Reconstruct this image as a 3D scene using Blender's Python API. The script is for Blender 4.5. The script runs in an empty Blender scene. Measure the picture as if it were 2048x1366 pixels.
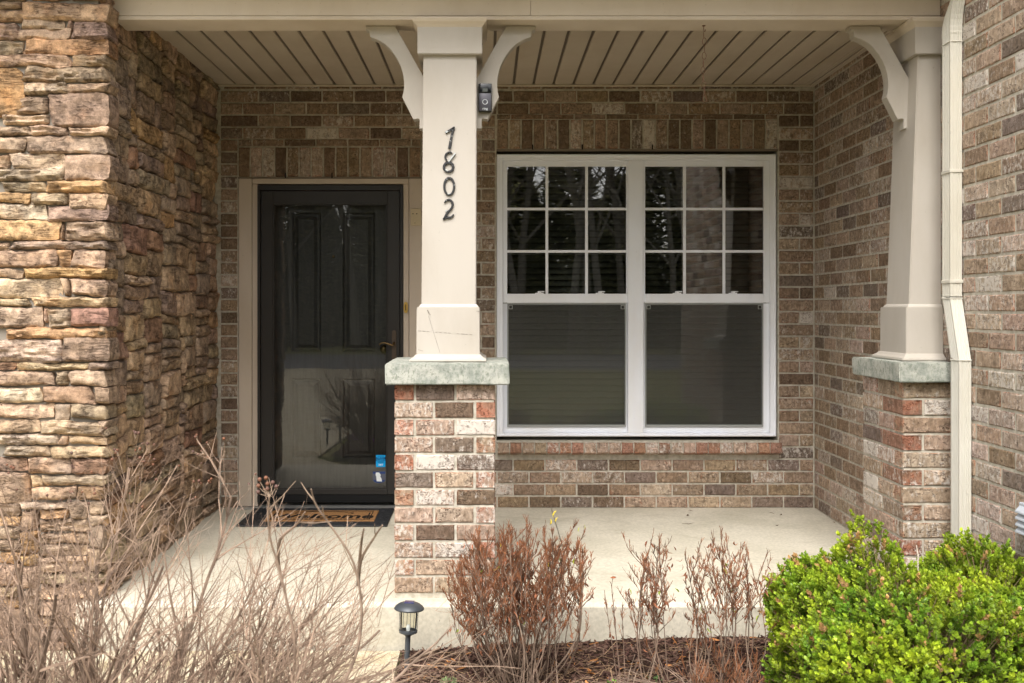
import bpy, bmesh, math, random
from mathutils import Vector, Matrix, noise
random.seed(7)
R = math.radians
scene = bpy.context.scene
C = scene.collection

# ---------------------------------------------------------------- camera
F = 1900.0            # focal length in pixels of the 2048 px wide frame
CX, CY, CH = 975.0, 620.0, 1.27
cd = bpy.data.cameras.new('camera')
cam = bpy.data.objects.new('camera', cd); C.objects.link(cam)
cam.location = (0, 0, CH); cam.rotation_euler = (R(90), 0, 0)
cd.sensor_width = 36; cd.sensor_fit = 'HORIZONTAL'
cd.lens = F / 2048 * 36
cd.shift_x = (1024 - CX) / 2048
cd.shift_y = -(683 - CY) / 2048
cd.clip_start = 0.05; cd.clip_end = 500
cd.dof.use_dof = True; cd.dof.focus_distance = 4.9; cd.dof.aperture_fstop = 7.0
scene.camera = cam

# ---------------------------------------------------------------- sky, sun, exposure
SUN_EL, SUN_AZ = 54, -12      # degrees; azimuth from the camera's back, negative = from the left
w = bpy.data.worlds.new('World'); scene.world = w; w.use_nodes = True
nt = w.node_tree; nt.nodes.clear()
sky = nt.nodes.new('ShaderNodeTexSky'); sky.sky_type = 'NISHITA'; sky.sun_disc = False
sky.sun_elevation = R(SUN_EL); sky.sun_rotation = R(180 - SUN_AZ)
sky.air_density = 1.0; sky.dust_density = 4.0; sky.ozone_density = 1.0
hs = nt.nodes.new('ShaderNodeHueSaturation'); hs.inputs['Saturation'].default_value = 0.30
tint = nt.nodes.new('ShaderNodeMixRGB'); tint.blend_type = 'MULTIPLY'; tint.inputs[0].default_value = 1
tint.inputs[2].default_value = (1.0, 0.985, 0.965, 1)
bg = nt.nodes.new('ShaderNodeBackground'); bg.inputs[1].default_value = 0.15
out = nt.nodes.new('ShaderNodeOutputWorld')
nt.links.new(sky.outputs[0], hs.inputs['Color']); nt.links.new(hs.outputs[0], tint.inputs[1])
nt.links.new(tint.outputs[0], bg.inputs[0]); nt.links.new(bg.outputs[0], out.inputs[0])
sd = bpy.data.lights.new('sun', 'SUN'); sd.energy = 1.15; sd.angle = R(32); sd.color = (1.0, 0.975, 0.94)
sun = bpy.data.objects.new('sun', sd); C.objects.link(sun)
az, el = R(SUN_AZ), R(SUN_EL)
sdir = Vector((math.sin(az) * math.cos(el), -math.cos(az) * math.cos(el), math.sin(el)))   # towards the sun
sun.rotation_euler = sdir.to_track_quat('Z', 'Y').to_euler(); sun.location = sdir * 30

scene.view_settings.view_transform = 'Standard'; scene.view_settings.look = 'None'
scene.view_settings.gamma = 1; scene.view_settings.use_curve_mapping = False
scene.view_settings.exposure = 1.38
scene.render.engine = 'CYCLES'
cy = scene.cycles
cy.use_denoising = True; cy.max_bounces = 8; cy.diffuse_bounces = 4; cy.glossy_bounces = 4
cy.transmission_bounces = 4; cy.transparent_max_bounces = 12
cy.caustics_reflective = False; cy.caustics_refractive = False

# ---------------------------------------------------------------- small helpers
def lin(r, g, b):
    f = lambda c: ((c / 255 + .055) / 1.055) ** 2.4 if c > 10.3 else c / 255 / 12.92
    return (f(r), f(g), f(b))
def P(px, py, D):      # picture point at a distance -> place (used only to lay things out)
    return Vector(((px - CX) * D / F, D, CH + (CY - py) * D / F))
def Xat(px, D): return (px - CX) * D / F
def Zat(py, D): return CH + (CY - py) * D / F
def proj(v): return (CX + F * v[0] / v[1], CY + F * (CH - v[2]) / v[1])

def tag(o, label=None, cat=None, group=None, kind=None):
    if label: o['label'] = label
    if cat: o['category'] = cat
    if group: o['group'] = group
    if kind: o['kind'] = kind
    return o
def empty(name, loc, label=None, cat=None, group=None, kind=None):
    o = bpy.data.objects.new(name, None); o.location = loc; o.empty_display_size = .05
    C.objects.link(o); return tag(o, label, cat, group, kind)
def pos(o):
    v = Vector(o.location)
    while o.parent: o = o.parent; v += o.location
    return v
def put(name, me, parent=None, loc=None, rot=None, color=None):
    """link a mesh; loc is in world coordinates"""
    o = bpy.data.objects.new(name, me); C.objects.link(o)
    l = Vector(loc) if loc is not None else Vector((0, 0, 0))
    if parent: o.parent = parent; l = l - pos(parent)
    o.location = l
    if rot is not None: o.rotation_euler = rot
    if color is not None: o.color = color
    return o

class MB:
    def __init__(s): s.v = []; s.f = []; s.c = None
    def add(s, vs, fs, col=None):
        n = len(s.v); s.v.extend([tuple(v) for v in vs]); s.f.extend([tuple(i + n for i in f) for f in fs])
        if col is not None:
            if s.c is None: s.c = []
            s.c.extend([col] * len(vs))
    def box(s, x0, x1, y0, y1, z0, z1, bev=0, seg=1, mat=None):
        if bev <= 0:
            vs = [(x, y, z) for z in (z0, z1) for y in (y0, y1) for x in (x0, x1)]
            fs = [(0, 2, 3, 1), (4, 5, 7, 6), (0, 1, 5, 4), (2, 6, 7, 3), (0, 4, 6, 2), (1, 3, 7, 5)]
        else:
            bm = bmesh.new(); bmesh.ops.create_cube(bm, size=1)
            for v in bm.verts:
                v.co = Vector(((x0 + x1) / 2 + v.co.x * (x1 - x0), (y0 + y1) / 2 + v.co.y * (y1 - y0), (z0 + z1) / 2 + v.co.z * (z1 - z0)))
            bmesh.ops.bevel(bm, geom=bm.edges[:] , offset=bev, segments=seg, affect='EDGES', profile=.5)
            bm.verts.index_update()
            vs = [v.co.copy() for v in bm.verts]; fs = [[v.index for v in f.verts] for f in bm.faces]; bm.free()
        if mat is not None: vs = [mat @ Vector(v) for v in vs]
        s.add(vs, fs); return s
    def tube(s, pts, rads, n=4, cap=True, col=None):
        pts = [Vector(p) for p in pts]; vs = []; fs = []
        t0 = (pts[1] - pts[0]).normalized()
        a = t0.orthogonal().normalized()
        for i, p in enumerate(pts):
            t = (pts[min(i + 1, len(pts) - 1)] - pts[max(i - 1, 0)])
            if t.length < 1e-9: t = t0
            t.normalize(); a = (a - t * a.dot(t))
            a = a.normalized() if a.length > 1e-6 else t.orthogonal().normalized()
            b = t.cross(a); r = rads[i] if isinstance(rads, (list, tuple)) else rads
            for k in range(n):
                q = 2 * math.pi * k / n; vs.append(p + (a * math.cos(q) + b * math.sin(q)) * r)
        for i in range(len(pts) - 1):
            for k in range(n):
                k2 = (k + 1) % n; fs.append((i * n + k, i * n + k2, (i + 1) * n + k2, (i + 1) * n + k))
        if cap:
            fs.append(tuple(range(n - 1, -1, -1))); m = (len(pts) - 1) * n; fs.append(tuple(m + k for k in range(n)))
        s.add(vs, fs, col); return s
    def lathe(s, prof, c=(0, 0, 0), n=20, tilt=None):
        vs = []; fs = []
        for r, z in prof:
            for k in range(n):
                q = 2 * math.pi * k / n; v = Vector((r * math.cos(q), r * math.sin(q), z))
                if tilt is not None: v = tilt @ v
                vs.append(v + Vector(c))
        for i in range(len(prof) - 1):
            for k in range(n):
                k2 = (k + 1) % n; fs.append((i * n + k, i * n + k2, (i + 1) * n + k2, (i + 1) * n + k))
        s.add(vs, fs); return s
    def prism(s, poly, y0, y1, axis='y'):
        """poly of (x,z) extruded along y"""
        n = len(poly); vs = [(x, y0, z) for x, z in poly] + [(x, y1, z) for x, z in poly]
        fs = [tuple(range(n)), tuple(range(2 * n - 1, n - 1, -1))] + [(i, i + n, (i + 1) % n + n, (i + 1) % n) for i in range(n)]
        s.add(vs, fs); return s
    def mesh(s, name, mat=None, smooth=False, angle=None):
        me = bpy.data.meshes.new(name); me.from_pydata(s.v, [], s.f); me.validate(clean_customdata=False)
        if s.c is not None:
            ca = me.color_attributes.new('Col', 'FLOAT_COLOR', 'POINT')
            ca.data.foreach_set('color', [x for c in s.c for x in (c if len(c) == 4 else (*c, 1))])
        if mat: me.materials.append(mat)
        bm = bmesh.new(); bm.from_mesh(me); 
        if not s.c or len(s.v) < 60000: bmesh.ops.recalc_face_normals(bm, faces=bm.faces)
        bm.to_mesh(me); bm.free()
        if smooth: me.polygons.foreach_set('use_smooth', [True] * len(me.polygons))
        if smooth and angle: me.set_sharp_from_angle(angle=R(angle))
        me.update(); return me
    def build(s, name, mat, parent=None, smooth=False, angle=None, color=None):
        return put(name, s.mesh(name, mat, smooth, angle), parent, (0, 0, 0), color=color)
    def build_at(s, name, mat, base, smooth=False, angle=None):
        """top-level mesh with its origin at base"""
        b = Vector(base); s.v = [tuple(Vector(v) - b) for v in s.v]
        return put(name, s.mesh(name, mat, smooth, angle), None, b)

def text_mb(body, size, origin, depth=.0015, xscale=1, shear=0, bold=0, flat=False, rx=90):
    """lettering as mesh, centred on origin, standing in the x-z plane (or lying on the floor)"""
    cu = bpy.data.curves.new('lettering', 'FONT'); cu.body = body; cu.size = size
    cu.extrude = depth; cu.align_x = 'CENTER'; cu.align_y = 'CENTER'; cu.shear = shear; cu.offset = bold
    cu.resolution_u = 3
    o = bpy.data.objects.new('lettering', cu); C.objects.link(o)
    bpy.context.view_layer.update()
    me = bpy.data.meshes.new_from_object(o)
    mb = MB(); M = Matrix.Translation(origin) @ Matrix.Rotation(R(rx), 4, 'X') @ Matrix.Diagonal((xscale, 1, 1, 1))
    mb.add([M @ v.co for v in me.vertices], [list(p.vertices) for p in me.polygons])
    bpy.data.objects.remove(o); bpy.data.meshes.remove(me); bpy.data.curves.remove(cu)
    return mb

# ---------------------------------------------------------------- materials
class NM:
    def __init__(s, name, color=(.5, .5, .5), rough=.6, spec=.4, metal=0):
        s.m = bpy.data.materials.new(name); s.m.use_nodes = True; s.t = s.m.node_tree; s.N = s.t.nodes
        s.b = s.N['Principled BSDF']; s.out = s.N['Material Output']
        s.b.inputs['Base Color'].default_value = (*color, 1); s.b.inputs['Roughness'].default_value = rough
        s.b.inputs['Specular IOR Level'].default_value = spec; s.b.inputs['Metallic'].default_value = metal
        s.geo = s.N.new('ShaderNodeNewGeometry').outputs['Position']
    def L(s, a, b): s.t.links.new(a, b)
    def put(s, sock, v):
        if isinstance(v, bpy.types.NodeSocket): s.L(v, sock)
        elif isinstance(v, (tuple, list)) and len(v) == 3 and sock.type == 'RGBA': sock.default_value = (*v, 1)
        else: sock.default_value = v
    def map(s, scale, vec=None, loc=(0, 0, 0), rot=(0, 0, 0)):
        n = s.N.new('ShaderNodeMapping'); s.L(vec or s.geo, n.inputs[0])
        n.inputs['Scale'].default_value = scale if isinstance(scale, tuple) else (scale,) * 3
        n.inputs['Location'].default_value = loc; n.inputs['Rotation'].default_value = rot
        return n.outputs[0]
    def noise(s, scale=5, detail=4, vec=None, rough=.5, dist=0):
        n = s.N.new('ShaderNodeTexNoise'); s.L(vec or s.geo, n.inputs['Vector'])
        n.inputs['Scale'].default_value = scale; n.inputs['Detail'].default_value = detail
        n.inputs['Roughness'].default_value = rough; n.inputs['Distortion'].default_value = dist
        return n.outputs[0]
    def voro(s, scale=5, vec=None, feature='F1', out=0):
        n = s.N.new('ShaderNodeTexVoronoi'); n.feature = feature; s.L(vec or s.geo, n.inputs['Vector'])
        n.inputs['Scale'].default_value = scale; return n.outputs[out]
    def rng(s, v, a, b, c=0., d=1., smooth=True):
        n = s.N.new('ShaderNodeMapRange'); s.put(n.inputs[0], v)
        if smooth: n.interpolation_type = 'SMOOTHSTEP'
        for i, x in zip((1, 2, 3, 4), (a, b, c, d)): s.put(n.inputs[i], x)
        return n.outputs[0]
    def math(s, op, a, b=0.):
        n = s.N.new('ShaderNodeMath'); n.operation = op; s.put(n.inputs[0], a); s.put(n.inputs[1], b); return n.outputs[0]
    def mix(s, f, a, b, mode='MIX'):
        n = s.N.new('ShaderNodeMixRGB'); n.blend_type = mode; s.put(n.inputs[0], f)
        for i, x in ((1, a), (2, b)):
            if isinstance(x, (int, float)): x = (x, x, x)
            s.put(n.inputs[i], x)
        return n.outputs[0]
    def base(s, v): s.put(s.b.inputs['Base Color'], v); return s
    def rough(s, v): s.put(s.b.inputs['Roughness'], v); return s
    def bump(s, h, strength=.5, dist=.002, prev=None):
        n = s.N.new('ShaderNodeBump'); s.put(n.inputs['Height'], h)
        n.inputs['Strength'].default_value = strength; n.inputs['Distance'].default_value = dist
        if prev is not None: s.L(prev, n.inputs['Normal'])
        s.L(n.outputs[0], s.b.inputs['Normal']); return n.outputs[0]

def brick_material(joined):
    m = NM('fired_clay_brick_joined' if joined else 'fired_clay_brick', rough=.92, spec=.2)
    if joined:
        a = m.N.new('ShaderNodeVertexColor'); a.layer_name = 'Col'; col, wh = a.outputs[0], a.outputs[1]
    else:
        a = m.N.new('ShaderNodeObjectInfo'); col, wh = a.outputs['Color'], a.outputs['Alpha']
    streak = m.noise(1, 6, m.map((85, 85, 38)), .68)
    blot = m.noise(22, 5, rough=.6); fine = m.noise(160, 3); spk = m.noise(75, 5, rough=.65, dist=.8)
    c = m.mix(1, col, m.mix(m.rng(streak, .3, .7), (.66, .64, .62), (1.22, 1.2, 1.18)), 'MULTIPLY')
    c = m.mix(m.math('MULTIPLY', m.rng(m.noise(11, 5, m.map((1., 1., 1.6), loc=(4, 4, 4)), .65), .54, .66), .55), c, (.15, .115, .085))
    c = m.mix(1, c, m.mix(m.rng(blot, .32, .68), (.68, .63, .58), (1.26, 1.26, 1.26)), 'MULTIPLY')
    # red clay body showing where the face coat is thin, mostly at the arrises
    if not joined:
        tc = m.N.new('ShaderNodeTexCoord'); sep = m.N.new('ShaderNodeSeparateXYZ'); m.L(tc.outputs['Generated'], sep.inputs[0])
        ex = m.math('MULTIPLY', m.math('ABSOLUTE', m.math('SUBTRACT', sep.outputs[0], .5)), 2.)
        ez = m.math('MULTIPLY', m.math('ABSOLUTE', m.math('SUBTRACT', sep.outputs[2], .5)), 2.)
        ed = m.math('MAXIMUM', m.rng(ex, .84, 1., 0, 1), m.rng(ez, .74, 1., 0, 1))
        redm = m.rng(m.math('ADD', m.math('MULTIPLY', ed, .20), blot), .64, .74)
        c = m.mix(m.math('MULTIPLY', redm, .6), c, m.mix(1, col, (.92, .52, .38), 'MULTIPLY'))
    # white coat
    wn = m.math('ADD', m.noise(1, 6, m.map((60, 60, 34), loc=(3, 1, 7)), .72), m.math('MULTIPLY', m.math('SUBTRACT', wh, .5), .62))
    wm = m.rng(wn, .54, .70)
    c = m.mix(m.math('MULTIPLY', wm, .8), c, (.60, .55, .49))
    # dark pits and cracks
    pm = m.rng(spk, .33, .41, 1, 0)
    crk = m.rng(m.math('ABSOLUTE', m.math('SUBTRACT', m.noise(30, 5, m.map((1, 1, 1.7), loc=(9, 2, 4)), .6, 1.6), .5)), .008, .030, 1, 0)
    dk = m.math('MAXIMUM', m.math('MULTIPLY', pm, .7), m.math('MULTIPLY', crk, m.rng(blot, .45, .58, 0, .95)))
    c = m.mix(dk, c, m.mix(1, c, (.26, .19, .15), 'MULTIPLY'))
    m.base(c)
    h = m.math('ADD', m.math('MULTIPLY', streak, .5), m.math('SUBTRACT', m.math('MULTIPLY', fine, .35), m.math('MULTIPLY', dk, .9)))
    m.bump(h, .9, .0032)
    return m.m
M = {}
M['brick'] = brick_material(False); M['brick_joined'] = brick_material(True)

m = NM('lime_mortar', rough=.95, spec=.15)
m.base(m.mix(m.rng(m.noise(40, 5), .3, .7), (.38, .345, .275), (.54, .50, .42)))
m.bump(m.math('ADD', m.noise(220, 3), m.noise(60, 3)), .7, .002); M['mortar'] = m.m

def stone_material(joined):
    m = NM('ledge_stone_joined' if joined else 'ledge_stone', rough=.9, spec=.22)
    if joined:
        a = m.N.new('ShaderNodeVertexColor'); a.layer_name = 'Col'; col, rn, al = a.outputs[0], m.noise(2, 0), .5
    else:
        a = m.N.new('ShaderNodeObjectInfo'); col, rn, al = a.outputs['Color'], a.outputs['Random'], a.outputs['Alpha']
    big = m.noise(9, 6, rough=.65, dist=.6); mid = m.noise(26, 9, rough=.72, dist=.3); fine = m.noise(190, 5, rough=.7)
    lay = m.noise(1, 6, m.map((9, 9, 62), loc=(2, 5, 1)), .6, .9)
    c = m.mix(m.rng(big, .35, .68), m.mix(1, col, (1.14, 1.07, .95), 'MULTIPLY'), m.mix(1, col, (.70, .66, .62), 'MULTIPLY'))
    c = m.mix(m.math('MULTIPLY', m.rng(m.noise(6, 4, m.map(1., loc=(7, 3, 2))), .56, .70), .4), c, m.mix(1, col, (1.15, .85, .58), 'MULTIPLY'))
    c = m.mix(1, c, m.mix(m.rng(mid, .32, .68), .58, 1.36), 'MULTIPLY')
    c = m.mix(1, c, m.mix(m.rng(fine, .25, .75), .80, 1.16), 'MULTIPLY')
    ly = m.rng(lay, .36, .46)
    ck = m.rng(m.math('ABSOLUTE', m.math('SUBTRACT', m.noise(1, 5, m.map((8, 8, 40), loc=(1, 8, 3)), .65, 1.4), .5)), .0, .028, 1, 0)
    ck = m.math('MULTIPLY', ck, m.rng(big, .42, .56))
    c = m.mix(m.math('MULTIPLY', m.math('SUBTRACT', 1., ly), m.math('MULTIPLY', al, .75)), c, m.mix(1, c, (.48, .40, .34), 'MULTIPLY'))
    c = m.mix(m.math('MULTIPLY', ck, .75), c, m.mix(1, c, (.36, .28, .22), 'MULTIPLY'))
    c = m.mix(1, c, (1.03, .975, .95), 'MULTIPLY')
    m.base(c)
    h = m.math('ADD', m.math('MULTIPLY', m.math('MULTIPLY', lay, al), 2.0), m.math('ADD', m.math('MULTIPLY', mid, 1.0), m.math('SUBTRACT', m.math('MULTIPLY', fine, .22), m.math('MULTIPLY', ck, .5))))
    m.bump(h, .9, .009)
    return m.m
M['stone'] = stone_material(False); M['stone_joined'] = stone_material(True)

def paint(name, c, rough=.5, grime=.12, bumpd=.0006):
    m = NM(name, c, rough, .35)
    d = tuple(x * (1 - grime) * y for x, y in zip(c, (1, .97, .92)))
    s = m.rng(m.noise(1, 5, m.map((3, 3, 1.2)), .6), .35, .75)
    col = m.mix(s, c, d)
    col = m.mix(m.math('MULTIPLY', m.rng(m.noise(55, 4), .70, .78), .35), col, tuple(x * .45 for x in c))
    m.base(col); m.bump(m.noise(1, 3, m.map((160, 160, 40))), .35, bumpd); return m
M['trim'] = paint('beige_trim_paint', (.62, .54, .445)).m
M['column'] = paint('beige_column_paint', (.455, .418, .368), .42, .16).m
M['door_trim'] = paint('beige_door_trim_paint', (.55, .47, .385), .5, .15).m
M['vinyl_soffit'] = paint('beige_soffit_vinyl', (.52, .445, .35), .55, .12).m
M['vinyl'] = paint('white_window_vinyl', (.86, .89, .95), .32, .06, .0002).m
M['downspout'] = paint('cream_gutter_enamel', (.62, .60, .53), .3, .10, .0002).m
M['vent'] = paint('white_vent_plastic', (.46, .50, .56), .4, .08, .0002).m
M['black_metal'] = paint('dark_bronze_door_paint', (.028, .026, .024), .38, .2, .0002).m
m = NM('dark_entry_door_fibreglass', (.05, .046, .042), .42, .4)
g = m.noise(1, 5, m.map((60, 60, 5)), .6)
m.base(m.mix(m.rng(g, .3, .7), (.052, .050, .048), (.072, .069, .066))); m.bump(g, .5, .0012); M['door'] = m.m
M['rubber_seal'] = NM('black_seal', (.008, .008, .008), .7, .2).m
M['brass'] = NM('aged_brass', (.20, .135, .06), .38, .5, .9).m
M['bright_brass'] = NM('bright_brass', (.62, .40, .10), .3, .5, .8).m
M['dark_groove'] = NM('dark_backing_board', (.20, .165, .13), .9, .1).m  # plain dark brown, seen between the ceiling boards and on the lintels
m = NM('numeral_black_paint', (.022, .022, .024), .5, .4)
chip = m.rng(m.noise(120, 4), .64, .68); m.base(m.mix(chip, (.022, .022, .024), (.55, .57, .56))); M['numeral'] = m.m
M['chipped_metal'] = NM('bare_zinc', (.50, .53, .52), .4, .5, .3).m
M['bell_black'] = NM('glossy_black_plastic', (.008, .009, .010), .12, .6).m
M['bell_grey'] = NM('satin_grey_plastic', (.075, .072, .085), .38, .5, .3).m
M['bell_white'] = NM('pale_light_ring', (.62, .66, .68), .4, .4).m
M['lens'] = NM('camera_lens_grey', (.09, .10, .09), .25, .5).m
M['plate'] = NM('ivory_plastic', (.52, .43, .28), .5, .4).m
M['rust'] = NM('rusty_chain_steel', (.22, .12, .08), .7, .3, .3).m
M['sticker_blue'] = NM('bright_blue_sticker', (.0, .33, .72), .45, .3).m
M['ink'] = NM('navy_ink', (.01, .02, .10), .6, .2).m
M['sticker_white'] = NM('white_print', (.72, .76, .76), .5, .3).m
M['shield_blue'] = NM('navy_sticker', (.02, .045, .17), .5, .3).m
M['shield_clear'] = NM('grey_sticker_field', (.09, .10, .13), .5, .3).m
m = NM('black_rubber_mat', (.012, .013, .015), .55, .4); m.bump(m.voro(90), .6, .003); M['mat_rubber'] = m.m
m = NM('coir_fibre', (.3, .17, .06), .95, .1)
m.base(m.mix(m.rng(m.noise(260, 3), .3, .7), (.20, .10, .04), (.36, .195, .085))); m.bump(m.noise(300, 3), 1, .003); M['coir'] = m.m
M['mat_print'] = NM('black_coir_print', (.015, .012, .010), .95, .1).m

def glass(name, ior, tint, rough=0., wav=.15, sc=3.):
    m = bpy.data.materials.new(name); m.use_nodes = True; t = m.node_tree; t.nodes.clear()
    o = t.nodes.new('ShaderNodeOutputMaterial'); mx = t.nodes.new('ShaderNodeMixShader'); fr = t.nodes.new('ShaderNodeFresnel')
    fr.inputs[0].default_value = ior
    tr = t.nodes.new('ShaderNodeBsdfTransparent'); tr.inputs[0].default_value = (*tint, 1)
    gl = t.nodes.new('ShaderNodeBsdfGlossy'); gl.inputs['Roughness'].default_value = rough; gl.inputs[0].default_value = (1, 1, 1, 1)
    ge = t.nodes.new('ShaderNodeNewGeometry'); no = t.nodes.new('ShaderNodeTexNoise'); no.inputs['Scale'].default_value = sc
    no.inputs['Detail'].default_value = 1
    t.links.new(ge.outputs['Position'], no.inputs['Vector'])
    bu = t.nodes.new('ShaderNodeBump'); bu.inputs['Strength'].default_value = wav; bu.inputs['Distance'].default_value = .004
    t.links.new(no.outputs[0], bu.inputs['Height']); t.links.new(bu.outputs[0], gl.inputs['Normal'])
    t.links.new(fr.outputs[0], mx.inputs[0]); t.links.new(tr.outputs[0], mx.inputs[1]); t.links.new(gl.outputs[0], mx.inputs[2])
    t.links.new(mx.outputs[0], o.inputs[0]); return m
M['glass'] = glass('window_glass', 2.25, (.46, .50, .48), .004, .10, 2.)
M['door_glass'] = glass('storm_door_glass', 1.66, (.86, .88, .86), 0, .12, 2.2)
M['lamp_glass'] = glass('lamp_glass', 1.25, (.95, .95, .9))
# insect screen: fine dark mesh, most of it open; its grey partly stands in for reflected lawn and woods
m = bpy.data.materials.new('insect_screen'); m.use_nodes = True; t = m.node_tree; b = t.nodes['Principled BSDF']
b.inputs['Base Color'].default_value = (.085, .085, .075, 1); b.inputs['Roughness'].default_value = .7
tr = t.nodes.new('ShaderNodeBsdfTransparent'); mx = t.nodes.new('ShaderNodeMixShader'); mx.inputs[0].default_value = .42
t.links.new(tr.outputs[0], mx.inputs[1]); t.links.new(b.outputs[0], mx.inputs[2]); t.links.new(mx.outputs[0], t.nodes['Material Output'].inputs[0])
M['screen'] = m
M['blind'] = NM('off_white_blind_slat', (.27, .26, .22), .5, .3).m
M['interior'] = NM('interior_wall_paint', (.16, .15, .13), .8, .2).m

m = NM('porch_concrete', rough=.75, spec=.3)
c = m.mix(m.rng(m.noise(2.2, 5, rough=.6), .35, .7), (.53, .49, .40), (.44, .405, .32))
c = m.mix(1, c, m.mix(m.rng(m.noise(60, 5, rough=.6), .3, .7), .88, 1.1), 'MULTIPLY')
c = m.mix(m.math('MULTIPLY', m.rng(m.noise(1, 7, m.map((1.6, 4.5, 3), loc=(2, 0, 0)), .7, 1.2), .54, .72), .5), c, (.33, .295, .22))
c = m.mix(m.math('MULTIPLY', m.rng(m.noise(1, 5, m.map((9, 30, 9), loc=(0, 3, 0)), .7, 2.), .60, .72), .3), c, (.30, .26, .19))
c = m.mix(m.math('MULTIPLY', m.rng(m.noise(110, 3), .70, .74), .6), c, (.10, .085, .06))
m.base(c)
sw = m.N.new('ShaderNodeTexWave'); sw.wave_type = 'RINGS'; m.L(m.map((1.2, .5, 2.2), loc=(.4, 0, .6)), sw.inputs[0]); sw.inputs['Scale'].default_value = 22; sw.inputs['Distortion'].default_value = 5; sw.inputs['Detail'].default_value = 2; sw.inputs['Detail Scale'].default_value = .6
m.bump(m.math('ADD', m.math('MULTIPLY', sw.outputs[1], .25), m.noise(240, 3)), .45, .0015); M['concrete'] = m.m
m = NM('walkway_concrete', rough=.85, spec=.25)
c = m.mix(m.rng(m.noise(7, 6, rough=.65), .35, .7), (.54, .485, .36), (.40, .325, .20))
c = m.mix(1, c, m.mix(m.rng(m.noise(120, 4), .3, .7), .75, 1.2), 'MULTIPLY'); m.base(c)
m.bump(m.noise(180, 4), .6, .002); M['walk'] = m.m
m = NM('cast_stone_cap', rough=.85, spec=.25)
c = m.mix(m.rng(m.noise(14, 8, rough=.78), .40, .62), (.42, .42, .37), (.25, .27, .235))
c = m.mix(m.math('MULTIPLY', m.rng(m.noise(1, 6, m.map((70, 70, 40)), .75), .50, .62), .7), c, (.15, .175, .135))
c = m.mix(m.math('MULTIPLY', m.rng(m.noise(170, 2), .68, .72), .8), c, (.06, .06, .05)); m.base(c)
m.bump(m.math('ADD', m.noise(40, 5), m.noise(170, 3)), .6, .003); M['cap'] = m.m
m = NM('soil_and_mulch', rough=.95, spec=.1)
m.base(m.mix(m.rng(m.noise(90, 5), .3, .7), (.018, .011, .008), (.075, .044, .030))); m.bump(m.noise(70, 5), 1, .012); M['soil'] = m.m
def attr_mat(name, rough=.9, spec=.15, trans=0, var=.25, sc=60):
    m = NM(name, rough=rough, spec=spec); a = m.N.new('ShaderNodeVertexColor'); a.layer_name = 'Col'
    c = m.mix(1, a.outputs[0], m.mix(m.rng(m.noise(sc, 3), .3, .7), 1 - var, 1 + var), 'MULTIPLY'); m.base(c)
    if trans:
        tl = m.N.new('ShaderNodeBsdfTranslucent'); m.L(c, tl.inputs[0]); mx = m.N.new('ShaderNodeMixShader'); mx.inputs[0].default_value = trans
        m.L(m.b.outputs[0], mx.inputs[1]); m.L(tl.outputs[0], mx.inputs[2]); m.L(mx.outputs[0], m.out.inputs[0])
    return m.m
M['mulch'] = attr_mat('shredded_bark'); M['twig'] = attr_mat('weathered_twig', var=.3, sc=25)
M['leaf'] = attr_mat('boxwood_leaf', .42, .45, .28, .18, 14); M['dry_leaf'] = attr_mat('dry_leaf', .8, .2, .2)
M['petal'] = attr_mat('phlox_petal', .8, .2, .3)
m = NM('seed_capsule', rough=.6, spec=.3); oi = m.N.new('ShaderNodeObjectInfo')
m.base(m.mix(oi.outputs['Random'], (.20, .085, .045), (.11, .065, .055))); M['capsule'] = m.m
M['lamp_black'] = NM('charcoal_lamp_plastic', (.055, .062, .07), .42, .5, .2).m
M['solar'] = NM('solar_cell', (.012, .02, .10), .15, .6).m
m = NM('asphalt', rough=.9, spec=.2); m.base(m.mix(m.rng(m.noise(30, 4), .3, .7), (.13, .13, .135), (.19, .19, .19))); M['asphalt'] = m.m
m = NM('lawn_grass', rough=.95, spec=.1); m.base(m.mix(m.rng(m.noise(3, 6), .35, .65), (.14, .16, .045), (.27, .24, .11))); m.bump(m.noise(60, 4), 1, .03); M['lawn'] = m.m
m = NM('tree_bark', rough=.95, spec=.1); m.base(m.mix(m.rng(m.noise(12, 5), .3, .7), (.16, .14, .115), (.26, .235, .19))); M['bark'] = m.m
M['evergreen'] = attr_mat('evergreen_foliage', .7, .2, .4, .4, 3)
m = NM('roof_shingle', rough=.95, spec=.1); m.base(m.mix(m.rng(m.noise(20, 4), .3, .7), (.07, .055, .045), (.13, .10, .085))); M['shingle'] = m.m
# ================================================================ setting
DB, DF = 6.11, 4.29            # distance of the back wall face and of the pier fronts
XL, XR = -1.73, 2.10           # porch side walls
ZC = 2.717                     # porch ceiling
CHH = .0791                    # brick course
def floor_z(D): return .0 - .018 * (DB - D)
WALK_Z = -.235

mb = MB()                      # porch slab with a rounded nose, laid to fall towards the front
prof = [(DB + .10, floor_z(DB) + .0), (4.262, floor_z(4.26)), (4.235, floor_z(4.24) - .004), (4.222, floor_z(4.24) - .018), (4.218, -.245), (DB + .10, -.245)]
nx = 8
for i, xx in enumerate((XL - .10, XR + .08)):
    pass
for xa, xb in ((XL - .10, .4065), (.4110, XR + .08)):       # a control joint splits the slab
    vs = [(xa, y, z) for y, z in prof] + [(xb, y, z) for y, z in prof]; n = len(prof)
    mb.add(vs, [tuple(range(n)), tuple(range(2 * n - 1, n - 1, -1))] + [(i, (i + 1) % n, (i + 1) % n + n, i + n) for i in range(n)])
tag(mb.build('porch_floor', M['concrete'], smooth=True, angle=40), kind='structure')

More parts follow.
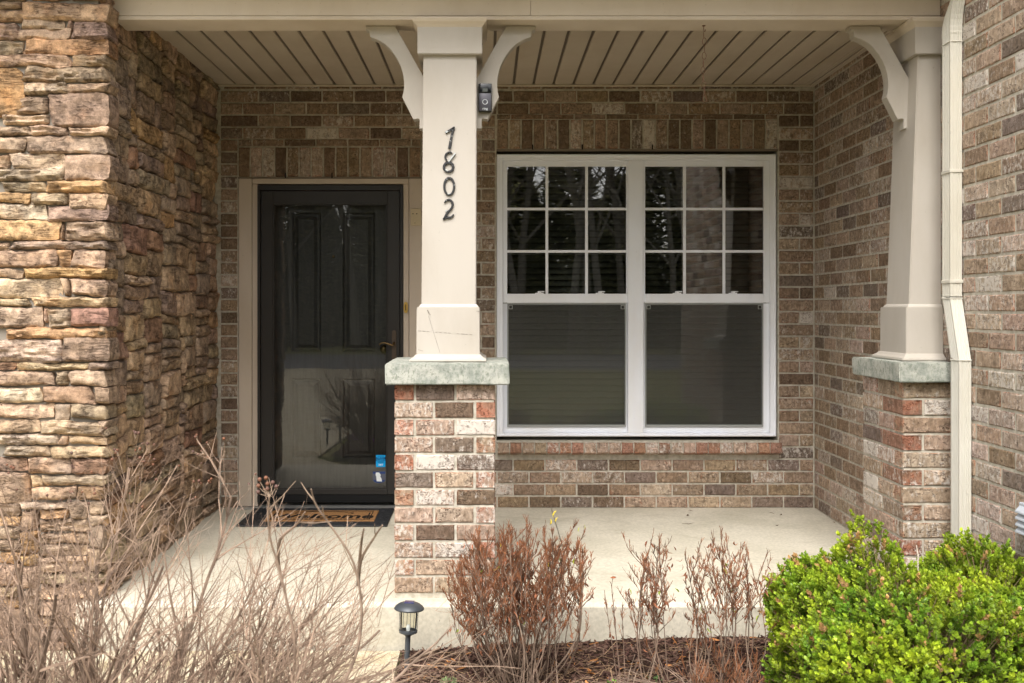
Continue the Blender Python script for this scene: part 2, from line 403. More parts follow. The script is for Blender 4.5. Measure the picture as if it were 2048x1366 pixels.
mb = MB()                      # walkway slab: runs along the stone wall, then widens into the driveway
poly = [(-.385, 4.195), (-.385, 3.15), (-1.35, 3.1), (-1.75, 2.6), (-1.7, 1.2), (-1.5, -1.5), (-1.4, -6.0), (-1.4, -11.9), (-9.0, -11.9), (-9.0, 4.195)]
z0 = WALK_Z
mb.add([(x, y, z0) for x, y in poly] + [(x, y, z0 - .1) for x, y in poly],
       [tuple(range(len(poly)))] + [(i, (i + 1) % len(poly), (i + 1) % len(poly) + len(poly), i + len(poly)) for i in range(len(poly))])
tag(mb.build('walkway', M['walk']), kind='structure')

mb = MB(); S = 90
mb.add([(-S, -S, -.262), (S, -S, -.262), (S, S, -.262), (-S, S, -.262)], [(0, 1, 2, 3)])
tag(mb.build('ground', M['lawn']), kind='structure')
mb = MB(); mb.add([(-60, -20, -.254), (60, -20, -.254), (60, -12, -.254), (-60, -12, -.254)], [(0, 1, 2, 3)])
tag(mb.build('road', M['asphalt']), kind='structure')

def mulch_z(x, y):
    base = -.235 + .05 * max(0, min(1, (x + .38) / 1.2)) * max(0, min(1, (y - 2.6) / 1.4))
    return base + .022 * noise.noise(Vector((x * 2.2, y * 2.2, 0))) + .010 * noise.noise(Vector((x * 9, y * 9, 3)))
def grid_sheet(name, x0, x1, y0, y1, st, zf, mat, kind='structure', inside=None):
    nx, ny = int((x1 - x0) / st), int((y1 - y0) / st); vs = []; fs = []
    for j in range(ny + 1):
        for i in range(nx + 1):
            x, y = x0 + (x1 - x0) * i / nx, y0 + (y1 - y0) * j / ny; vs.append((x, y, zf(x, y)))
    for j in range(ny):
        for i in range(nx):
            if inside and not inside(x0 + (i + .5) * st, y0 + (j + .5) * st): continue
            a = j * (nx + 1) + i; fs.append((a, a + 1, a + nx + 2, a + nx + 1))
    mb = MB(); mb.add(vs, fs); return tag(mb.build(name, mat, smooth=True), kind=kind)
grid_sheet('mulch_bed', -.375, 2.09, 1.6, 4.216, .045, mulch_z, M['soil'])
def bed2(x, y):            # the bed between walkway and lawn, where the bare bush stands
    return x > (-1.35 if y > 2.6 else -1.62) and y < 3.08
grid_sheet('front_bed', -1.72, -.38, .4, 3.12, .06, lambda x, y: -.222 + .02 * noise.noise(Vector((x * 3, y * 3, 8))), M['soil'], inside=bed2)

# ---------------------------------------------------------------- bricks
BT = {  # albedo, white-coat amount
    'T': ((.425, .335, .26), .50), 'L': ((.48, .395, .325), .60), 'P': ((.44, .33, .26), .54), 'W': ((.46, .385, .31), .84),
    'G': ((.225, .18, .15), .48), 'B': ((.29, .215, .15), .40), 'D': ((.20, .148, .105), .38), 'R': ((.35, .205, .145), .48), 'M': ((.34, .26, .19), .48)}
_bm = {}
def brick_mesh(w, h, d, var):
    k = (round(w, 3), round(h, 3), round(d, 3), var)
    if k in _bm: return _bm[k]
    rnd = random.Random(hash(k)); w, h, d = k[:3]; e = min(.005, w * .12, h * .12)
    us = [0, e] + [w * t for t in ((.5,) if w < .12 else (.33, .66))] + [w - e, w]
    vs_ = [0, e, h * .5, h - e, h]; V = []; Fc = []
    nu, nv = len(us), len(vs_)
    for j, v in enumerate(vs_):
        for i, u in enumerate(us):
            edge = i in (0, nu - 1) or j in (0, nv - 1)
            V.append((u - w / 2 + rnd.uniform(-1, 1) * .0014, (.0028 if edge else 0) + rnd.uniform(-1, 1) * .0008, v - h / 2 + rnd.uniform(-1, 1) * .0012))
    for j in range(nv - 1):
        for i in range(nu - 1):
            a = j * nu + i; Fc.append((a, a + 1, a + nu + 1, a + nu))
    rim = [i for i in range(nu)] + [j * nu + nu - 1 for j in range(1, nv)] + [(nv - 1) * nu + i for i in range(nu - 2, -1, -1)] + [j * nu for j in range(nv - 2, 0, -1)]
    o = len(V); V += [(V[r][0], d, V[r][2]) for r in rim]; n = len(rim)
    for i in range(n): Fc.append((rim[i], o + i, o + (i + 1) % n, rim[(i + 1) % n]))
    Fc.append(tuple(o + i for i in range(n)))
    me = bpy.data.meshes.new('brick'); me.from_pydata(V, [], Fc); me.materials.append(M['brick']); me.update()
    _bm[k] = me; return me
BR = random.Random(11)
def brick_color(kind=None, weights='TTTMMMBBBGDLPW'):
    k = kind or BR.choice(weights); c, wh = BT[k]; f = BR.uniform(.86, 1.14)
    return (c[0] * f, c[1] * f * BR.uniform(.97, 1.03), c[2] * f * BR.uniform(.95, 1.05), max(0, min(1, wh + BR.uniform(-.16, .16))))
def in_view(p, margin=12):
    x, y = proj(p); return -margin < x < 2048 + margin and -margin < y < 1366 + margin
def hidden(p):
    """behind the centre pier, the columns, the door ... : bricks nobody sees in the picture"""
    x, y = proj(p); D = p[1]
    if D > DF + .5:
        if 800 < x < 980 and y > 725: return True
        if 850 < x < 945 and y > 60: return True
        if y < 160 and D > DB - .05: return True
        if 1825 < x < 1885: return True
        if x > 1735 and y > 760: return True
    return False
class BrickSet:
    """collects bricks; the 300 that show largest become parts, the rest one joined part"""
    def __init__(s, parent): s.parent = parent; s.items = []
    def add(s, c, w, h, d, rz, col, tilt=0, dy=None):
        """c: centre of the front face"""
        s.items.append((Vector(c), w, h, d, rz, col, tilt))
    def finish(s, limit=300):
        def score(it):
            c, w, h, d, rz, col, tl = it
            if not in_view(c, 40): return 0
            sc = F / c[1]; a = w * h * sc * sc
            if abs(rz) > 1: a *= abs(c[0]) / c[1]
            return a * (.02 if hidden(c) else 1)
        its = sorted(s.items, key=score, reverse=True)
        for i, (c, w, h, d, rz, col, tl) in enumerate(its[:limit]):
            off = (BR.uniform(-.0022, .0012))
            n = Vector((math.sin(rz), -math.cos(rz), 0))
            put('brick', brick_mesh(w, h, d, BR.randrange(3)), s.parent, c - n * off, (tl, 0, rz + BR.uniform(-.006, .006)), col)
        if its[limit:]:
            mb = MB()
            for c, w, h, d, rz, col, tl in its[limit:]:
                me = brick_mesh(w, h, d, 0); T = Matrix.Translation(c) @ Matrix.Rotation(rz, 4, 'Z') @ Matrix.Rotation(tl, 4, 'X')
                mb.add([T @ v.co for v in me.vertices], [list(p.vertices) for p in me.polygons], col)
            o = mb.build('bricks', M['brick_joined'], s.parent); o['kind'] = 'stuff'

def course_bricks(bs, place, u0, u1, k, phase, zoff=0, holes=(), weights='TTMBG', pitch=.2048, jt=.0118, pick=None):
    """one course between u0 and u1; place(u, z) -> centre point, rz"""
    z0 = k * CHH + zoff; z1 = z0 + CHH - jt; 
    cuts = [(u0, u1)]
    for (a, b, c, d) in holes:          # u range, z range
        if z1 > c + .02 and z0 < d - .02:
            nc = []
            for p, q in cuts:
                if b <= p or a >= q: nc.append((p, q)); continue
                if a > p: nc.append((p, a))
                if b < q: nc.append((b, q))
            cuts = nc
    for p, q in cuts:
        j = math.floor((p - phase) / pitch) * pitch + phase
        pts = [p]
        while j < q:
            if j > p + .045 and j < q - .045: pts.append(j)
            j += pitch
        pts.append(q)
        for a, b in zip(pts, pts[1:]):
            a2 = a + jt / 2; b2 = b - jt / 2
            if b2 - a2 < .02: continue
            c, rz = place((a2 + b2) / 2, (z0 + z1) / 2)
            bs.add(c, b2 - a2, z1 - z0, .06, rz, brick_color(pick(c) if pick else None, weights))

# ---- back wall of the porch
wall = empty('brick_wall', (0, DB, 0), 'brown and tan brick back wall of the porch around door and window', 'brick wall', kind='thing')
WX0, WX1, WZ0, WZ1 = .058, 1.868, .3385, 2.300        # window opening with its sill
DX0, DX1, DZ1 = -1.605, -.428, 2.118                  # door opening
mb = MB()
for a in ((XL - .05, DX0, -.05, 2.98), (DX0, DX1, DZ1, 2.98), (DX1, WX0, -.05, 2.98), (WX0, WX1, -.05, WZ0 + .09), (WX0, WX1, WZ1 - .002, 2.98), (WX1, XR + .12, -.05, 2.98)):
    mb.box(a[0], a[1], DB + .007, DB + .20, a[2], a[3])
mb.build('mortar_bed', M['mortar'], wall)
bs = BrickSet(wall)
holes = [(DX0, DX1, -1, 2.371), (.052, 1.872, .352, 2.535)]
pl = lambda u, z: (Vector((u, DB, z)), 0)
for k in range(0, 34):
    course_bricks(bs, pl, XL + .01, XR, k, .2666 if k % 2 == 0 else .2666 + .1024, holes=holes, weights='TTMMBBBGDDDLMTBBDMW' if k > 12 else 'TTTMMBGDTLMTMGDBTM')
for a in range(19):      # cut course directly under the ceiling
    x0 = XL + .03 + a * .2048
    if x0 + .19 < XR: bs.add((x0 + .1, DB, 2.701), .19, .016, .06, 0, brick_color(None, 'BMG'))
# soldier courses
def soldiers(x0, x1, z0, z1, zt0, zt1, wts):
    n = round((x1 - x0) / .0791); p = (x1 - x0) / n
    for i in range(n): bs.add((x0 + (i + .5) * p, DB - .001, (z0 + z1) / 2), p - .0115, z1 - z0, .06, 0, brick_color(None, wts))
    j = x0 + .09; xs = [x0]
    while j < x1 - .05: xs.append(j); j += .2048
    xs.append(x1)
    for a, b in zip(xs, xs[1:]): bs.add(((a + b) / 2, DB, (zt0 + zt1) / 2), b - a - .0095, zt1 - zt0, .06, 0, brick_color(None, 'BBDM'))
soldiers(-1.605, -.428, 2.128, 2.314, 2.325, 2.366, 'BBDMBDLBDBD')
soldiers(.058, 1.868, 2.308, 2.492, 2.500, 2.527, 'BBDMLBDTWDMGB')
# sloping rowlock sill
n = 23; p = (1.885 - .062) / n
for i in range(n):
    bs.add((.062 + (i + .5) * p, DB - .050, .392), p - .008, .066, .12, 0, brick_color(BR.choice('RPRTPMRP')), tilt=R(-17))
bs.finish(300)
mb = MB(); mb.box(.06, 1.885, DB - .038, DB + .03, .352, .415, mat=None); mb.build('sill_mortar', M['mortar'], wall)
mb = MB(); mb.box(DX0 - .0, DX1, DB - .002, DB + .1, DZ1 - .002, DZ1 + .006)      # steel lintels
mb.box(WX0, WX1, DB - .002, DB + .1, WZ1 - .006, WZ1 + .004); mb.build('steel_lintel', M['dark_groove'], wall)
mb = MB()
for X in (-1.30, -1.0): mb.box(X - .004, X + .004, DB - .003, DB + .02, 2.118, 2.152)
for X in (.29, .61, 1.06): mb.box(X - .004, X + .004, DB - .003, DB + .02, 2.302, 2.334)
mb.build('weep_hole', M['rubber_seal'], wall)
# cornice strip of the soffit at the wall is part of the ceiling

# ---- right-hand house wall
rw = empty('brick_wall', (XR, 4.5, 0), 'light tan brick house wall running towards the viewer behind the downspout', 'brick wall', kind='thing')
mb = MB(); mb.box(XR + .0035, XR + .25, 2.0, DB + .2, -.4, 3.5); mb.build('mortar_bed', M['mortar'], rw)
bs = BrickSet(rw)
pl = lambda u, z: (Vector((XR, DB - u, z)), R(-90))
def pk(c): return BR.choice('TMMBGTMLBT') if c[1] > 5.0 and c[2] > .4 else None
for k in range(-4, 42):
    course_bricks(bs, pl, .004, DB - 2.1, k, .075 if k % 2 == 0 else .177, weights='TTLPTLPMTLGTPTLTWGM', pick=pk)
bs.finish(300)

# ---- brick piers with cast stone caps
def pier(name, label, x0, x1, y0, y1, ztop, sides, codes=None, weights='TTPLRGWM', group=None, flip=0):
    e = empty(name, ((x0 + x1) / 2, (y0 + y1) / 2, floor_z(y0)), label, 'pier', group)
    mb = MB(); mb.box(x0 + .0045, x1 - (.0045 if x1 < 2 else -.006), y0 + .0055, y1 - .008, -.24, ztop); mb.build('mortar_core', M['mortar'], e)
    bs = BrickSet(e); j = .0118; t = .086
    nrow = 12; zz = ztop - nrow * CHH
    for r in range(nrow + 1):
        zt = ztop - r * CHH - (.004); zb = zt - CHH + j
        if r == nrow:
            zb = floor_z(y0) - .01; 
            if zt - zb < .03: continue
        A = (r + flip) % 2 == 0
        for sd in sides:
            if sd == 'front': O, U, N, W, rz = Vector((x0, y0, 0)), Vector((1, 0, 0)), Vector((0, -1, 0)), x1 - x0, 0
            if sd == 'right': O, U, N, W, rz = Vector((x1, y0, 0)), Vector((0, 1, 0)), Vector((1, 0, 0)), y1 - y0, R(90)
            if sd == 'back': O, U, N, W, rz = Vector((x1, y1, 0)), Vector((-1, 0, 0)), Vector((0, 1, 0)), x1 - x0, R(180)
            if sd == 'left': O, U, N, W, rz = Vector((x0, y1, 0)), Vector((0, -1, 0)), Vector((-1, 0, 0)), y1 - y0, R(-90)
            if len(sides) == 4: a, b = (t + j, W) if A else (0, W - t - j)
            elif sd == 'front': a, b = (t + j, W) if A else (0, W)          # half pier against the wall
            else: a, b = (0, W) if A else (0, W - t - j)
            L = b - a; nb = max(1, round(L / .19)); lw = (L - (nb - 1) * j) / nb
            if len(sides) == 2 and sd == 'left' and not A: pass
            for q in range(nb):
                u = a + q * (lw + j) + lw / 2
                kd = None
                if codes and sd == 'front':
                    row = codes[min(r, len(codes) - 1)]; kd = row[q + (1 if A else 0)]
                if codes and sd == 'left' and A and q == nb - 1: kd = codes[min(r, len(codes) - 1)][0]
                c = O + U * u + Vector((0, 0, (zt + zb) / 2))
                bs.add(c, lw, zt - zb, t, rz, brick_color(kd, weights))
    bs.finish(300); return e
codes = ['RGL', 'TDP', 'PTW', 'PGP', 'RWG', 'GTP', 'PLD', 'TTR', 'PDT', 'MWT', 'PTT', 'PTT', 'PTT']
cp = pier('brick_pier', 'free-standing reddish brick pier under the column with the house number', -.42, .034, DF, DF + .457, .935, ('front', 'right', 'back', 'left'), codes)
codes2 = ['TT', 'RW', 'MT', 'RT', 'LW', 'RT', 'TT', 'MT', 'TT', 'RT', 'PT', 'RM', 'TT']
rp = pier('brick_pier', 'brick half pier built against the right-hand wall beside the downspout', 1.876, 2.10, DF, DF + .457, .945, ('front', 'left'), codes2, weights='TTPLMGTWM', flip=1)
def cap_stone(e, x0, x1, y0, y1, z0, z1):
    bm = bmesh.new(); bmesh.ops.create_cube(bm, size=1)
    for v in bm.verts: v.co = Vector(((x0 + x1) / 2 + v.co.x * (x1 - x0), (y0 + y1) / 2 + v.co.y * (y1 - y0), (z0 + z1) / 2 + v.co.z * (z1 - z0)))
    bmesh.ops.bevel(bm, geom=bm.edges[:], offset=.005, segments=2, affect='EDGES')
    bmesh.ops.subdivide_edges(bm, edges=[x for x in bm.edges if x.calc_length() > .05], cuts=9, use_grid_fill=True)
    for v in bm.verts: v.co += Vector((noise.noise(v.co * 14), noise.noise(v.co * 14 + Vector((5, 0, 0))), noise.noise(v.co * 14 + Vector((0, 9, 0))))) * .0028
    me = bpy.data.meshes.new('cap_stone'); bm.to_mesh(me); bm.free(); me.materials.append(M['cap'])
    me.polygons.foreach_set('use_smooth', [True] * len(me.polygons)); me.set_sharp_from_angle(angle=R(35))
    put('cap_stone', me, e)
cap_stone(cp, -.458, .097, DF - .05, DF + .507, .936, 1.031)
cap_stone(rp, 1.840, 2.098, DF - .05, DF + .507, .946, 1.035)

# ---------------------------------------------------------------- stone wall
sw = empty('stone_wall', (-1.9, 4.6, -.25), 'wall end faced in stacked tan, mauve and orange ledge stones left of the porch', 'stone wall', kind='thing')
DS = 4.255
mb = MB(); mb.box(-4.2, XL - .028, DS + .035, DB + .15, -.4, 3.6)
M['stone_mortar'] = NM('grey_stone_mortar', (.26, .235, .20), .95, .1).m
mb.build('mortar_bed', M['stone_mortar'], sw)
SC = {'t': (.45, .355, .265), 'y': (.49, .405, .30), 'c': (.55, .485, .40), 'o': (.46, .325, .195), 'm': (.33, .265, .22), 'r': (.32, .215, .165),
      'g': (.37, .315, .25), 'b': (.33, .25, .185), 'p': (.42, .335, .27), 'k': (.28, .235, .19)}
SR = random.Random(5)
stone_items = []
def stone(u0, u1, v0, v1, frame, key, thick=.035, layered=None, corner=0, seed=0, deep=.03, free=False, amp=1.):
    """a rough-faced stone between u0..u1, v0..v1 on the plane given by frame(u, v, out)"""
    rnd = random.Random(seed * 7919 + 13); w, h = u1 - u0, v1 - v0
    st = .013; nu = max(4, min(30, int(w / st))); nv = max(4, min(16, int(h / .0105)))
    if layered is None: layered = rnd.random() < .5
    tu, tv = rnd.uniform(-1, 1) * .008, rnd.uniform(-1, 1) * .008
    rc = min(w, h) * rnd.uniform(.05, .22)
    sx = rnd.uniform(0, 50); V = []; Fc = []; skl, skr = rnd.gauss(0, .012), rnd.gauss(0, .012)
    ph = rnd.uniform(.25, .75); kn = rnd.uniform(-.5, .5)
    for j in range(nv + 1):
        for i in range(nu + 1):
            s, t = i / nu, j / nv; a, b = s * w, t * h
            # rounded corners: pull the outline in
            ex, ez = min(a, w - a), min(b, h - b)
            if ex < rc and ez < rc:
                dx, dz = rc - ex, rc - ez; q = math.hypot(dx, dz); mx = max(dx, dz)
                if q > 1e-6: k = mx / q; dx, dz = dx * k, dz * k
                a = (rc - dx) if a < w / 2 else (w - rc + dx); b = (rc - dz) if b < h / 2 else (h - rc + dz)
            e = min(min(a, w - a), min(b, h - b))
            U, Vv = u0 + a + (skl if s < .5 else skr) * (t - .5), v0 + b
            wob = 1 - min(1, e / .02)
            U += wob * .006 * noise.noise(Vector((U * 40, Vv * 40, sx))); Vv += (.006 * noise.noise(Vector((U * 9, sx, 2.))) if not free else 0) + wob * .005 * noise.noise(Vector((U * 55, Vv * 40, sx + 9)))
            edge = 1 - math.exp(-e / .0042)
            o = thick * (.45 + .55 * edge) + tu * (s - .5) + tv * (t - .5)
            o += amp * .012 * noise.noise(Vector((U * 13, Vv * 17, sx))) + .004 * noise.noise(Vector((U * 33, Vv * 60, sx)))
            if layered:
                l = noise.noise(Vector((U * 7, Vv * 62 + 1.5 * noise.noise(Vector((U * 12, Vv * 9, sx))), sx)))
                o += .0075 * (1 if l > 0 else -1) * min(1, abs(l) * 5) * edge
            else:
                cr = (s - ph) + kn * (t - .5); o -= max(0, cr) * .030 * edge
                o += .004 * noise.noise(Vector((U * 38, Vv * 38, sx)))
            V.append(frame(U, Vv, o))
    for j in range(nv):
        for i in range(nu):
            a = j * (nu + 1) + i; Fc.append((a, a + 1, a + nu + 2, a + nu + 1))
    n1 = nu + 1
    rim = [i for i in range(n1)] + [j * n1 + nu for j in range(1, nv + 1)] + [nv * n1 + i for i in range(nu - 1, -1, -1)] + [j * n1 for j in range(nv - 1, 0, -1)]
    o_ = len(V)
    fr = lambda r: None
    us = []
    inv = frame(u0, v0, 0); 
    nrm = Vector(frame(u0, v0, 1)) - Vector(inv)
    for r in rim:
        p = Vector(V[r]); d = (p - Vector(inv)).dot(nrm); V.append(tuple(p - nrm * (d + deep)))
    n = len(rim)
    for i in range(n): Fc.append((rim[i], o_ + i, o_ + (i + 1) % n, rim[(i + 1) % n]))
    stone_items.append((V, Fc, key, layered, n))
front = lambda u, v, o: (u, DS + .035 - o, v + .0075 * noise.noise(Vector((u * 5.5, v * 5.5, 4.))) + .003 * noise.noise(Vector((u * 15, v * 9, 7.))))
side = lambda u, v, o: (XL - .028 + o, u, v)
T_ = """0 0 38 17 g|40 3 190 40 t|0 19 62 42 t|0 44 37 76 m|38 35 125 56 g|129 37 141 57 b|30 54 138 76 p|140 40 204 75 m|0 77 42 105 g|44 74 200 106 o
0 105 137 132 t|139 106 190 130 p|44 131 192 163 g|0 134 45 232 o|44 162 130 187 g|129 165 188 184 p|30 189 92 226 m|94 184 192 252 m|2 227 93 248 y
0 250 56 270 g|57 250 131 270 t|133 251 203 269 y|0 272 47 305 p|49 270 208 306 m|0 306 15 337 b|17 306 125 336 c|126 308 208 361 m|0 336 125 361 g
2 363 87 383 g|90 362 200 386 o|0 384 57 406 o|59 384 132 407 g|134 385 212 420 t|0 407 90 438 c|91 409 205 442 m|0 439 117 480 o|119 444 125 480 b|127 442 238 481 t
17 481 220 499 g|0 483 15 500 t|0 500 112 534 t|113 500 139 535 o|140 500 222 538 t|0 536 43 553 m|45 535 218 556 o|0 555 121 594 y|122 557 136 592 t|138 556 220 591 t
0 596 54 612 g|60 593 216 614 y|0 614 83 656 p|84 615 92 648 p|93 616 138 656 g|139 615 221 652 r|10 656 191 678 o|193 648 233 672 g|0 679 120 725 c|122 673 237 725 m
0 726 27 741 r|29 726 172 741 y|174 726 210 741 g|0 743 106 771 p|108 743 133 773 g|134 742 211 773 y|0 775 80 807 c|82 773 184 808 b|186 774 216 806 m|0 810 104 838 y
105 811 136 843 g|137 809 222 838 g|0 840 76 866 p|77 844 194 872 g|195 840 225 872 m|0 868 115 890 c|116 874 132 892 t|133 874 205 890 t|4 892 98 914 g|98 893 210 916 y
0 916 52 944 m|53 916 137 950 p|138 918 218 950 r|0 946 56 1010 p|58 952 78 974 c|79 952 215 972 g|57 975 150 1000 p|151 974 216 1002 b"""
items = []
sd_ = 0
for tok in T_.replace('\n', '|').split('|'):
    x0, y0, x1, y1, k = tok.split(); x0, y0, x1, y1 = map(float, (x0, y0, x1, y1))
    if x1 >= 185: x1 = 209 + SR.uniform(-3, 7)
    ex = .12 if x0 == 0 else 0
    sd_ += 1
    u0, u1 = Xat(x0, DS) - ex, Xat(x1, DS); v0, v1 = Zat(y1, DS), Zat(y0, DS)
    lay = k in 'tygo' and (y1 - y0) < 28
    cor = x1 > 195
    stone(u0 + .001, u1 - .001, v0 + .001, v1 - .001, front, k, SR.uniform(.026, .038), layered=lay if SR.random() < .8 else not lay, seed=sd_, deep=.10 if cor else .03)
def ledge(u0, u1, v0, v1, frame, seed, deep=.03, pal='ttygggmmppbook', hs=(.045, .05, .06, .075, .095), w=(.10, .36), thick=(.024, .046), amp=1., squat=1):
    """courses of uneven stones filling a rectangle"""
    r = random.Random(seed); cell = .017; NU, NV = int((u1 - u0) / cell), int((v1 - v0) / cell)
    occ = [[False] * NU for _ in range(NV)]
    for j in range(NV):
        i = 0
        while i < NU:
            if occ[j][i]: i += 1; continue
            run = 0
            while i + run < NU and not occ[j][i + run] and run < 60: run += 1
            hh = max(2, round(r.choice(hs) / cell)); hh = min(hh, NV - j)
            if r.random() < .06: hh = min(NV - j, r.randint(6, 9))
            ww = round(r.uniform(*w) / cell * (.55 if hh >= 5 and squat else .75 if hh >= 7 else 1)); ww = max(4, ww)
            if run - ww < 4: ww = run if run < 26 else run // 2
            if hh >= 6 and squat: ww = min(ww, 8)
            # grow upwards only while free
            h2 = 1
            while h2 < hh and all(not occ[j + h2][i + q] for q in range(ww)): h2 += 1
            if j + h2 >= NV - 1: h2 = NV - j
            if h2 < 2:
                h2 = min(2, NV - j)
            for a in range(h2):
                for q in range(ww):
                    occ[j + a][i + q] = True
            warp = lambda uu, vv: .020 * noise.noise(Vector((uu * 3.1, vv * 3.1, seed)))
            a0, a1, b0, b1 = u0 + i * cell, u0 + (i + ww) * cell, v0 + j * cell, v0 + (j + h2) * cell
            if b1 - b0 > .02:
                tk = r.uniform(*thick)
                stone(a0 + .003, a1 - .003, b0 + .0025, b1 - .0025, lambda U, V_, o, f=frame: f(U, V_ + warp(U, V_), o), r.choice(pal), tk, layered=(h2 <= 4 and r.random() < .62), seed=r.randrange(1 << 20), deep=deep, amp=amp)
            i += ww
ledge(DS + .05, DB + .015, -.10, 3.0, side, 21, pal='ttggmmpptbtkrgtgo', hs=(.055, .07, .085, .10, .12, .14), w=(.26, .62), squat=0, thick=(.022, .040), amp=.55)  # stone mix leans to tan and grey, standing in for light on this face
ledge(Xat(0, DS) - .02, XL + .005, -.27, Zat(1004, DS), front, 31)
ledge(Xat(0, DS) - .02, XL + .005, Zat(-2, DS), 3.3, front, 32)
ledge(-3.6, Xat(0, DS) - .14, -.27, 3.3, front, 33, w=(.16, .4))
def sscore(it):
    V = it[0]; n = len(V); c = sum((Vector(v) for v in V[::7]), Vector()) / len(V[::7])
    if not in_view(c, 25): return -1
    xs = [proj(v) for v in V[::5]]; return (max(x for x, y in xs) - min(x for x, y in xs)) * (max(y for x, y in xs) - min(y for x, y in xs))
stone_items.sort(key=sscore, reverse=True)
rest = MB()
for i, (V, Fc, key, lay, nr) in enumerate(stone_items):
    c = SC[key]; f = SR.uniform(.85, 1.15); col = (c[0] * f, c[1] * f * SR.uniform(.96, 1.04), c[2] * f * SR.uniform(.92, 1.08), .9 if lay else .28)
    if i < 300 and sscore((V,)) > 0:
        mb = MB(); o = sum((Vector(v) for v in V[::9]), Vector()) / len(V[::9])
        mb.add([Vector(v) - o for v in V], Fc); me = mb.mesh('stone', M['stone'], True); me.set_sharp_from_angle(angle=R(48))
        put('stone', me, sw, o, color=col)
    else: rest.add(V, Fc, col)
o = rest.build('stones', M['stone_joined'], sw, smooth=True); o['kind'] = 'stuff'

# ---------------------------------------------------------------- beam, eave, ceiling
Z0 = 2.613; D1, D2 = 4.40, 4.575
bm_ = empty('porch_beam', (.18, 4.49, Z0), 'long beige painted beam across the top of the porch opening', 'beam')
mb = MB(); mb.box(XL - .02, XR - .002, D1 - .004, D1 + .03, Z0, Z0 + .018, .002); mb.build('bottom_trim', M['trim'], bm_)
xs = [XL - .02, Xat(1061, D1), XR - .002]
for a, b in zip(xs, xs[1:]): MB().box(a + .0007, b - .0007, D1, D1 + .03, Z0 + .0205, 2.93, .0015).build('fascia_board', M['trim'], bm_)
mb = MB(); mb.box(XL - .02, XR - .002, D1 + .03, D2, Z0 + .001, 2.93, .002); mb.build('beam_core', M['trim'], bm_)
ev = empty('roof_eave', (.18, 4.2, 2.93), 'roof eave with gutter above the porch beam', 'roof')
mb = MB(); mb.box(-4.2, XR + .0, 4.02, D1 + .05, 2.932, 2.95); mb.build('soffit', M['vinyl_soffit'], ev)
mb = MB(); mb.add([(-4.2, 3.99, 2.99), (XR + .3, 3.99, 2.99), (XR + .3, 7.4, 4.4), (-4.2, 7.4, 4.4), (-4.2, 3.99, 2.96), (XR + .3, 3.99, 2.96), (XR + .3, 7.4, 4.37), (-4.2, 7.4, 4.37)],
   [(0, 1, 2, 3), (7, 6, 5, 4), (0, 4, 5, 1), (3, 2, 6, 7), (0, 3, 7, 4), (1, 5, 6, 2)]); mb.build('shingles', M['shingle'], ev)
mb = MB(); mb.prism([(0, 0), (1, 0)], 0, 1) if False else None
mb = MB()
gp = [(4.01, 2.99), (3.90, 3.0), (3.89, 2.97), (3.92, 2.92), (3.93, 2.885), (4.01, 2.885)]
mb.add([(-4.2, y, z) for y, z in gp] + [(XR - .02, y, z) for y, z in gp], [(i, i + 1, i + 7, i + 6) for i in range(5)] + [tuple(range(6)), tuple(range(11, 5, -1))])
mb.build('gutter', M['downspout'], ev)

ce = empty('porch_ceiling', (.18, 5.3, ZC), kind='structure')
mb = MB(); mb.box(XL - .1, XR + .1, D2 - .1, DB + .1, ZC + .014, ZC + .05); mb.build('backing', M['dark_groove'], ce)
x = -1.617 - .1275; bme = None
while x < XR - .02:
    a, b = max(x + .0075, XL - .005), min(x + .1275 - .0075, XR - .003)
    if b - a > .02:
        if bme is None and b - a > .11:
            q = MB(); q.box(0, .1125, D2 + .003, DB - .006, 0, .013, .003); bme = q.mesh('board', M['vinyl_soffit'])
        if b - a > .11 and bme: put('board', bme, ce, (a, 0, ZC))
        else: MB().box(a, b, D2 + .003, DB - .006, ZC, ZC + .013, .003).build('board', M['vinyl_soffit'], ce)
    x += .1275
MB().box(XL, XR, DB - .020, DB - .0012, ZC - .012, ZC - .001, .002).build('edge_trim', M['vinyl_soffit'], ce)
MB().box(XR - .030, XR - .0012, D2, DB - .022, ZC - .012, ZC - .001, .002).build('edge_trim', M['vinyl_soffit'], ce)
MB().box(XR - .065, XR - .045, D2, DB - .022, ZC - .006, ZC - .001, .002).build('edge_trim', M['vinyl_soffit'], ce)

nl = MB()
for i in range(19):          # nail heads left visible in the beam boards
    nx_ = XL + .15 + i * .2 + BR.uniform(-.03, .03)
    for nz in (Z0 + .035, Z0 + .075): nl.lathe([(0, -.0008), (.0022, -.0006), (.0026, .0002)], (nx_ + BR.uniform(-.01, .01), D1 - .0002, nz + BR.uniform(-.004, .004)), 7, Matrix.Rotation(R(-90), 3, 'X').to_4x4())
o = nl.build('nail_heads', M['door_trim'], bm_); o['kind'] = 'stuff'

